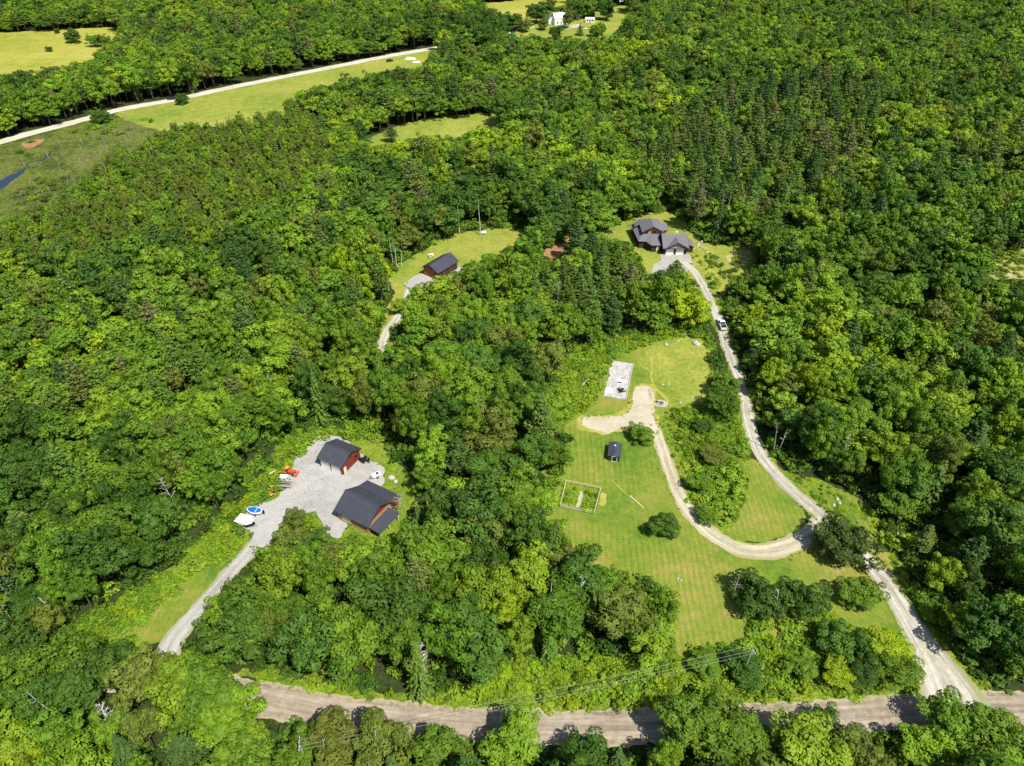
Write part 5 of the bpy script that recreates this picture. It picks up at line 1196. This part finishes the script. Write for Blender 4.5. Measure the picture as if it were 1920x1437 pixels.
# boulders
def rock(px, py, s, label, mat='rock', group=None):
    x, y, z = P(px, py); m = MB(); k = 9; n = 0
    for i, (rr, zz) in enumerate(((1, -.15), (1.05, .3), (.75, .62), (.3, .75))):
        m.v += [(math.cos(j*2*math.pi/k+i*.2)*rr*s*rng.uniform(.8, 1.2), math.sin(j*2*math.pi/k+i*.2)*rr*s*.75*rng.uniform(.8, 1.2), zz*s*rng.uniform(.85, 1.15)) for j in range(k)]
    for r_ in range(3):
        for i in range(k): j = (i+1) % k; m.f.append((r_*k+i, r_*k+j, (r_+1)*k+j, (r_+1)*k+i))
    m.f.append(tuple(range(3*k, 4*k))); o = m.build('boulder', M[mat]); o.location = (x, y, z+.05); o.rotation_euler[2] = rng.random()*6
    tag(o, label, 'rock', group)
for o in [o for o in bpy.data.objects if o.name.startswith('boulder')]: bpy.data.objects.remove(o)
rock(1305, 646, 1.3, 'flat grey boulder at the top right corner of the rough lawn'); rock(1249, 647, .6, 'small pale stone at the upper edge of the rough lawn')
rock(734, 897, .8, 'larger grey boulder at the right edge of the barn clearing'); rock(742, 904, .55, 'smaller grey boulder at the right edge of the barn clearing')
for px, py in ((1242, 722), (1254, 721), (1297, 745), (1276, 755), (1286, 628), (1272, 640)): rock(px, py, .35, 'small pale stone in the rough lawn grass', group='small stones in the rough lawn')
for px, py in ((1570, 937), (1563, 948), (1574, 944)): rock(px, py, .45, 'pale stone on the grass right of the long driveway', group='stones right of the long driveway')
for px, py in ((1271, 1086), (1277, 1089), (1384, 1076)): rock(px, py, .28, 'pale stone on the lower mown lawn', group='stones on the lower lawn')
# pale wall of brush/logs by the house
rt = root_at('log_rack', 1318, 466, -1.0, 'rack of long pale poles on the grass right of the house', 'wood', .05)
for i in range(5): MB().tube([(-2.2+rng.uniform(-.3, .3), -.5+i*.25, .2+.1*(i % 2)), (2.2, -.5+i*.25, .2)], .07).build('pole', M['fence'], rt)
for px, py in ((1310, 458), (1316, 454), (1327, 475), (1308, 462)): rock(px, py, .6, 'whitish stone beside the rack of poles right of the house', group='whitish stones right of the house')
rock(1269, 436, .45, 'small whitish stone behind the house garage', 'white'); rock(1284, 433, .5, 'pale stone at the back edge of the house lawn', 'rock')
# fallen wood left of the foundation
rt = root_at('fallen_log', 1101, 716, .9, 'grey fallen log in the weeds left of the foundation', 'log', .05); MB().tube([(-2.4, 0, .2), (0, .1, .25), (2.2, 0, .2)], [.3, .26, .15], 8).build('stem', M['wood'], rt); MB().tube([(.8, 0, .3), (1.3, .7, .6)], [.1, .04]).tube([(-.5, 0, .3), (-.2, -.8, .5)], [.09, .03]).build('branch', M['deadwood'], rt)
# white things by the far road
def tarp(px, py, s, label):
    x, y, z = P(px, py); m = MB(); n = 9; hh = rng.uniform(.1, 1.2, (n, n))*s*.25
    for i in range(n):
        for j in range(n): m.v.append(((i/(n-1)-.5)*2.2*s+rng.uniform(-.1, .1)*s, (j/(n-1)-.5)*1.5*s+rng.uniform(-.1, .1)*s, 0 if i in (0, n-1) or j in (0, n-1) else hh[i, j]))
    for i in range(n-1):
        for j in range(n-1): m.f.append((i*n+j, (i+1)*n+j, (i+1)*n+j+1, i*n+j+1))
    o = m.build('white_tarp', M['white']); o.location = (x, y, z+.06); tag(o, label, 'tarp')
tarp(770, 111, 3.0, 'crumpled white tarp beside the pale country road, left of two'); tarp(781, 117, 2.2, 'smaller white tarp beside the pale country road, right of two')
def far_car(px, py, a, mat, label):
    rt = root_at('parked_car', px, py, a, label, 'car', .15); MB().box((0, 0, .6), (4.5, 1.8, .65)).build('body', M[mat], rt, bevel=.12); MB().box((-.2, 0, 1.15), (2.3, 1.55, .5)).build('cabin', M['glass'], rt, bevel=.15); wheels(rt, (-1.4, 1.4), .85, .34, .2)
far_car(731, 116, .35, 'black', 'black car parked beside the pale country road'); far_car(322, 187.5, .3, 'black', 'dark car on the pale country road beside the big bush')
far_car(1094, 56, .1, 'white', 'white car in the far farmyard'); 

# ------------------------------------------------------------------ power poles and wires
def pole(x, y, Ht, ang, label, tr=True):
    z = h0(x, y); rt = empty('utility_pole', (x, y, z), ang, label, 'utility pole'); MB().tube([(0, 0, -.5), (0, 0, Ht)], [.17, .11], 10).build('mast', M['pole'], rt)
    MB().box((0, 0, Ht-.6), (.1, 2.2, .12)).build('crossarm', M['pole'], rt); m = MB()
    for yy in (-1, -.45, .45, 1): m.tube([(0, yy, Ht-.54), (0, yy, Ht-.35)], .045, 8)
    m.build('insulators', M['white'], rt)
    if tr: MB().tube([(.3, 0, Ht-2.1), (.3, 0, Ht-1.3)], .24, 12).build('transformer', M['grey'], rt)
    return (x, y, z+Ht-.4)
q = P(1412, 1213, 9.5); t1 = pole(q[0], q[1], 9.5, .25, 'wooden power pole at the bottom edge of the lawn above the dirt road')
q2 = P(108, 1170); t2 = pole(q2[0], q2[1], 8, 1.0, 'leaning-looking pale power pole in the trees at the lower left')
x3, y3 = P(560, 1392, 9)[:2]; t3 = pole(x3, y3, 9, .2, 'wooden power pole hidden among the trees below the dirt road', False)
q4 = P(1990, 1230, 9); t4 = (q4[0], q4[1], q4[2])
def wire(a, b, off, name, label, sag=.8):
    pts = []
    for i in range(15):
        t = i/14; pts.append((a[0]+(b[0]-a[0])*t, a[1]+(b[1]-a[1])*t+off, a[2]+(b[2]-a[2])*t-sag*4*t*(1-t)))
    tag(MB().tube(pts, .018, 4).build('power_line', M['wire']), label, 'power line', 'power lines strung beside the dirt road')
q5 = P(862, 1318, 8)
for k, o in enumerate((-1.0, -.4, .5)):
    wire(t1, t3, o, 'power_line', '%s of the three power lines running left from the pole at the lawn' % ('lowest', 'middle', 'uppermost')[k])
q6 = P(1445, 1060, 6.5)

# ------------------------------------------------------------------ dead and bare trees
def dead_tree(px, py, Ht, lean, nb, spread, label, group=None, mat='deadwood', r=.16, world=None, top=None):
    if world: x, y = world; z = h0(x, y)
    elif top: x, y, _ = P(px, py, Ht); z = h0(x, y)
    else: x, y, z = P(px, py)
    rt = empty('dead_tree', (x, y, z), rng.random()*6, label, 'dead tree', group)
    la = rng.random()*6; lx, ly = math.cos(la)*lean, math.sin(la)*lean
    MB().tube([(0, 0, -.3), (lx*.3, ly*.3, Ht*.35), (lx*.7, ly*.7, Ht*.7), (lx, ly, Ht)], [r, r*.8, r*.5, r*.15], 7).build('trunk', M[mat], rt)
    m = MB()
    for i in range(nb):
        t = rng.uniform(.3, .97); a = i*2.4+rng.uniform(-.4, .4); L = spread*(1.15-t)*rng.uniform(.7, 1.3)+.25; b0 = (lx*t, ly*t, Ht*t); d = (math.cos(a), math.sin(a)); u_ = rng.uniform(.1, .6)
        p1 = (b0[0]+d[0]*L*.5, b0[1]+d[1]*L*.5, b0[2]+L*u_*.5); p2 = (b0[0]+d[0]*L, b0[1]+d[1]*L+rng.uniform(-.2, .2)*L, b0[2]+L*u_)
        m.tube([b0, p1, p2], [r*.38, r*.25, r*.07], 4)
        for s in (-1, 1):
            e = a+s*.7; m.tube([p1, (p1[0]+math.cos(e)*L*.4, p1[1]+math.sin(e)*L*.4, p1[2]+L*.25)], [r*.18, r*.05], 3)
    if nb: m.build('branches', M[mat], rt)
dead_tree(790, 1208, 9.5, .6, 34, 3.6, 'large bleached dead tree with spreading bare branches above the dirt road', top=1)
dead_tree(815, 1186, 9.5, .5, 5, .8, 'slender white birch trunk right of the spreading dead tree', top=1, mat='white', r=.12)
dead_tree(627, 1180, 10, 1.0, 12, 1.6, 'thin pale bare tree in the wood left of the spreading dead tree', top=1)
dead_tree(563, 1185, 10, .8, 14, 2.2, 'forked bare tree in the wood above the dirt road bend', top=1)
dead_tree(478, 1130, 9, 1.2, 14, 2.0, 'bare branching tree right of the yard driveway', top=1)
dead_tree(531, 1030, 7.5, .3, 46, 2.6, 'grey dead conifer with dense twigs below the yard mouth', top=1, r=.09)
dead_tree(20, 1026, 9, 1.5, 2, .8, 'tall bare white trunk at the left edge, upper of three', top=1, mat='white', r=.15); dead_tree(10, 1068, 8, 1.2, 1, .6, 'bare white trunk at the left edge, middle of three', top=1, mat='white', r=.14); dead_tree(3, 1085, 7, 1.2, 1, .6, 'bare white trunk at the left edge, lowest of three', top=1, mat='white', r=.14)
dead_tree(600, 722, 11, 1.2, 10, 2.0, 'pale bare tree in the wood above the small red barn', top=1); dead_tree(620, 714, 11, 1.0, 8, 1.6, 'second pale bare tree right of the first above the small red barn', top=1)
dead_tree(178, 1325, 11, .8, 40, 2.4, 'dead grey tree with dense branches in the bottom left forest', top=1); dead_tree(70, 1290, 12, 1.5, 8, 2, 'thin dead tree in the bottom left corner forest', top=1)
dead_tree(697, 1375, 11, .6, 14, 2.0, 'pale forked dead limb tree below the dirt road', top=1, mat='white', r=.12); dead_tree(600, 1395, 10, .8, 8, 1.5, 'thin dead tree below the left end of the dirt road', top=1)
dead_tree(1472, 1100, 9, 1.6, 5, 1.5, 'crooked bare white trunk between the pair of dark trees on the lawn', top=1, mat='white', r=.11)
dead_tree(1388, 1080-6, 8, .8, 10, 1.4, 'bare pale twigs standing at the top left of the dark tree pair', top=1, r=.07)
dead_tree(1090, 1073, 13, 1.2, 12, 2.2, 'bare white-limbed tree at the left edge of the lower lawn', top=1, mat='white', r=.12); dead_tree(1031, 1090, 14, .6, 3, .8, 'slim white trunk in the wood above the cedar', top=1, mat='white', r=.12)
dead_tree(1466, 798, 9, 1.0, 5, 1.0, 'tall bare leaning trunk right of the driveway bend, left one', top=1, mat='pole', r=.13); dead_tree(1475, 800, 9, 1.0, 3, 1.0, 'tall bare leaning trunk right of the driveway bend, right one', top=1, r=.16)
dead_tree(1588, 812, 12, 1.0, 16, 1.8, 'grey bare tree in the forest right of the driveway bend', top=1)
dead_tree(742, 925, 6.5, .8, 30, 2.6, 'bare grey tree leaning over the lean-to of the large barn', top=1, r=.1, mat='wood')
dead_tree(803, 362, 15, .8, 24, 2.0, 'grey leafless tree behind the middle clearing', top=1, r=.14)
for px, py, Ht in ((862, 440, 12), (901, 441, 14), (738, 500, 11), (744, 504, 9), (729, 545, 11), (753, 501, 6)): dead_tree(px, py, Ht, .5, 4, .7, 'bare pale trunk at the forest edge behind the middle clearing', 'bare trunks at the edge of the middle clearing', r=.17)
for px, py, Ht in ((1345, 428, 14), (1357, 434, 15), (1404, 424, 12), (1394, 424, 12), (1320, 360, 11), (1274, 358, 12), (1283, 362, 12), (1265, 360, 10), (1292, 360, 12)): dead_tree(px, py, Ht, .5, 5, .9, 'tall bare trunk at the spruce stand above the house', 'bare trunks of the spruce stand above the house', r=.17)
for px, py in ((1290, 225), (1318, 300), (1130, 258), (1416, 245), (1365, 185), (1405, 62), (1590, 620), (1740, 470), (1830, 610), (1180, 300), (300, 880), (225, 660), (500, 700), (860, 640), (905, 800), (1000, 560), (1045, 520), (1085, 530), (770, 700), (650, 560)):
    dead_tree(px, py, float(rng.uniform(11.5, 13.5)), 1.0, 16, 1.8, 'pale bare tree rising out of the green canopy', 'bare trees standing in the canopy', top=1, r=.14)
sn = 0
for k in range(400):
    px, py = rng.uniform(20, 350), rng.uniform(215, 420); ln = 430-.62*px
    if abs(py-ln) < 55+20*rng.normal() and sn < 90 and not (py > 390):
        dead_tree(px, py, float(rng.uniform(2.5, 5)), .6, 6, .8, 'weathered grey snag at the edge of the marsh', 'grey snags along the marsh edge', mat='wood', r=.1); sn += 1


# ------------------------------------------------------------------ marsh scrub, grass along the gravel edges
g5 = hexgrid(-420, -120, 240, 480, 4.2, .5); p5 = hgt(g5[:, 0], g5[:, 1]); qx, qy = proj(g5[:, 0], g5[:, 1], p5); n5 = fbm(g5[:, 0], g5[:, 1], 16, 77)
k5 = inside(MARSH, qx, qy) & ~near_line(g5[:, 0], g5[:, 1], c_far, w_far+3) & (n5+rng.normal(size=len(g5))*.3 > .25+.9*np.clip((340-qx)/340-.55, 0, 1))
scatter_trees('marsh_scrub', [(g5[i, 0], g5[i, 1], p5[i], rng.uniform(.6, 2.2), rng.uniform(.8, 2.2), 'u', str(rng.choice(['mid', 'dark', 'olive', 'light']))) for i in np.nonzero(k5)[0]], LO, 'low dull scrub and rushes scattered over the marsh', 'scrub')
ed = []
def edge_pts(poly, world=False, per=2.2, out=.15, sp=.4):
    pts = [P(*p)[:2] for p in poly] if not world else poly; d = densify(pts, 1/per, .25)
    for x, y in d:
        if fbm(np.float64(x), np.float64(y), 5, 91)+rng.normal()*.25 > .1: ed.append((x+rng.normal()*sp, y+rng.normal()*sp))
for pl_ in (YARD, APRON): edge_pts(pl_)
for c, wd in ((c_main, w_main), (c_loop, w_loop), (c_yard, w_yard), (c_low, w_low), (c_pav, w_pav)):
    dd = np.gradient(c, axis=0); dd /= np.hypot(dd[:, 0], dd[:, 1])[:, None]
    for s_ in (-1, 1):
        for r_ in range(1):
            q = c+np.column_stack([-dd[:, 1], dd[:, 0]])*((wd/2+.1+np.abs(rng.normal(size=len(c)))*.5-.25)*s_)[:, None]+rng.uniform(-.3, .3, c.shape)
            if c is c_loop or c is c_main: 
                keep_ = np.ones(len(q), bool); keep_[-8:] = False; q = q[keep_]
            ed += [tuple(v) for v in q[fbm(q[:, 0], q[:, 1], 5, 90)+rng.normal(size=len(q))*.25 > .1]]
tl = []
for x, y in ed:
    if not (-150 < x < 150 and 30 < y < 260): continue
    tl.append((x, y, h0(x, y)+.05, float(rng.uniform(.1, .35)), float(rng.uniform(.12, .38)), 'u', str(rng.choice(['light', 'lime', 'mid', 'light']))))
g6 = hexgrid(-120, 130, 45, 250, 1.3, .6); p6 = hgt(g6[:, 0], g6[:, 1]); qx, qy = proj(g6[:, 0], g6[:, 1], p6)
k6 = np.zeros(len(g6), bool)
for z_ in (ROADSIDE, LEFTSTRIP, SHRUBTOP, INLOOP, RIGHTVERGE): k6 |= inside(z_, qx, qy)
lawnlike = np.zeros(len(g6), bool)
for z_ in (YARD, APRON, LAWNIN, YARDLAWN, LAWN): lawnlike |= inside(z_, qx, qy)
for c, wd in ((c_main, w_main), (c_loop, w_loop), (c_yard, w_yard), (c_low, w_low), (c_pav, w_pav)): lawnlike |= near_line(g6[:, 0], g6[:, 1], c, wd-2)
for sx, sy, sr in SITES: lawnlike |= (g6[:, 0]-sx)**2+(g6[:, 1]-sy)**2 < (sr*.6)**2
for i in np.nonzero(k6 & ~lawnlike & (rng.random(len(g6)) < .55))[0]:
    tl.append((g6[i, 0], g6[i, 1], p6[i]+.02, float(rng.uniform(.15, .7)), float(rng.uniform(.25, .8)), 'u', str(rng.choice(['light', 'lime', 'mid', 'light', 'olive']))))
tl = [q for q in tl if not kept_out(q[0], q[1])]
scatter_trees('grass_tufts', tl, LO, 'tufts of long grass and weeds along the gravel edges and banks', 'grass')

def ordinals(group, cat_words):
    L_ = [o for o in bpy.data.objects if o.get('group') == group]
    px = {o.name: float(proj(o.location.x, o.location.y, o.location.z)[0]) for o in L_}
    W_ = 'leftmost second third fourth fifth sixth seventh eighth ninth tenth eleventh twelfth thirteenth fourteenth fifteenth sixteenth seventeenth eighteenth nineteenth twentieth twenty-first twenty-second twenty-third'.split()
    for i, o in enumerate(sorted(L_, key=lambda o: px[o.name])): o['label'] = '%s%s of the %s' % (W_[i], ' from left' if i else '', cat_words)
ordinals('bare trees standing in the canopy', 'pale bare trees rising out of the canopy')
ordinals('bare trunks of the spruce stand above the house', 'bare trunks at the spruce stand above the house')
ordinals('bare trunks at the edge of the middle clearing', 'bare trunks behind the middle clearing')
ordinals('small stones in the rough lawn', 'small pale stones in the rough lawn')
ordinals('vegetable clumps inside the garden fence', 'leafy vegetable clumps inside the garden fence')
ordinals('whitish stones right of the house', 'whitish stones right of the house')
ordinals('stones right of the long driveway', 'pale stones on grass right of the long driveway')
ordinals('stones on the lower lawn', 'pale stones on the lower lawn')

sc_l = []
for k in range(60):
    px, py = rng.uniform(1312, 1392), rng.uniform(475, 560)
    if inside([(1316, 480), (1350, 470), (1405, 498), (1376, 518), (1352, 545), (1340, 560), (1326, 525)], px, py): x, y, z = P(px, py); sc_l.append((x, y, z, float(rng.uniform(.4, 1.4)), float(rng.uniform(.6, 1.5)), 'u', str(rng.choice(['olive', 'light', 'dusk', 'mid']))))
for k in range(70):
    px, py = rng.uniform(1850, 1990), rng.uniform(470, 525)
    if inside(RIGHTCL, px, py): x, y, z = P(px, py); sc_l.append((x, y, z, float(rng.uniform(.3, 1.4)), float(rng.uniform(.6, 1.6)), 'u', str(rng.choice(['olive', 'light', 'light', 'mid']))))
scatter_trees('scrub', sc_l, LO, 'low olive scrub dotting the rough clearings on the right', 'scrub')

snags = [o for o in bpy.data.objects if o.get('group') == 'grey snags along the marsh edge']
for o in snags:
    q = float(proj(o.location.x, o.location.y, o.location.z)[0])
    o['group'] = 'grey snags '+('near the pond' if q < 95 else 'in the lower marsh' if q < 150 else 'in the middle of the marsh' if q < 205 else 'in the upper marsh' if q < 270 else 'by the bright meadow')
for g_ in sorted({o['group'] for o in snags}):
    if sum(o['group'] == g_ for o in snags) <= 23: ordinals(g_, 'weathered '+g_)
    else:
        for o in snags:
            if o['group'] == g_: o['label'] = 'weathered grey snag '+g_.replace('grey snags ', '')
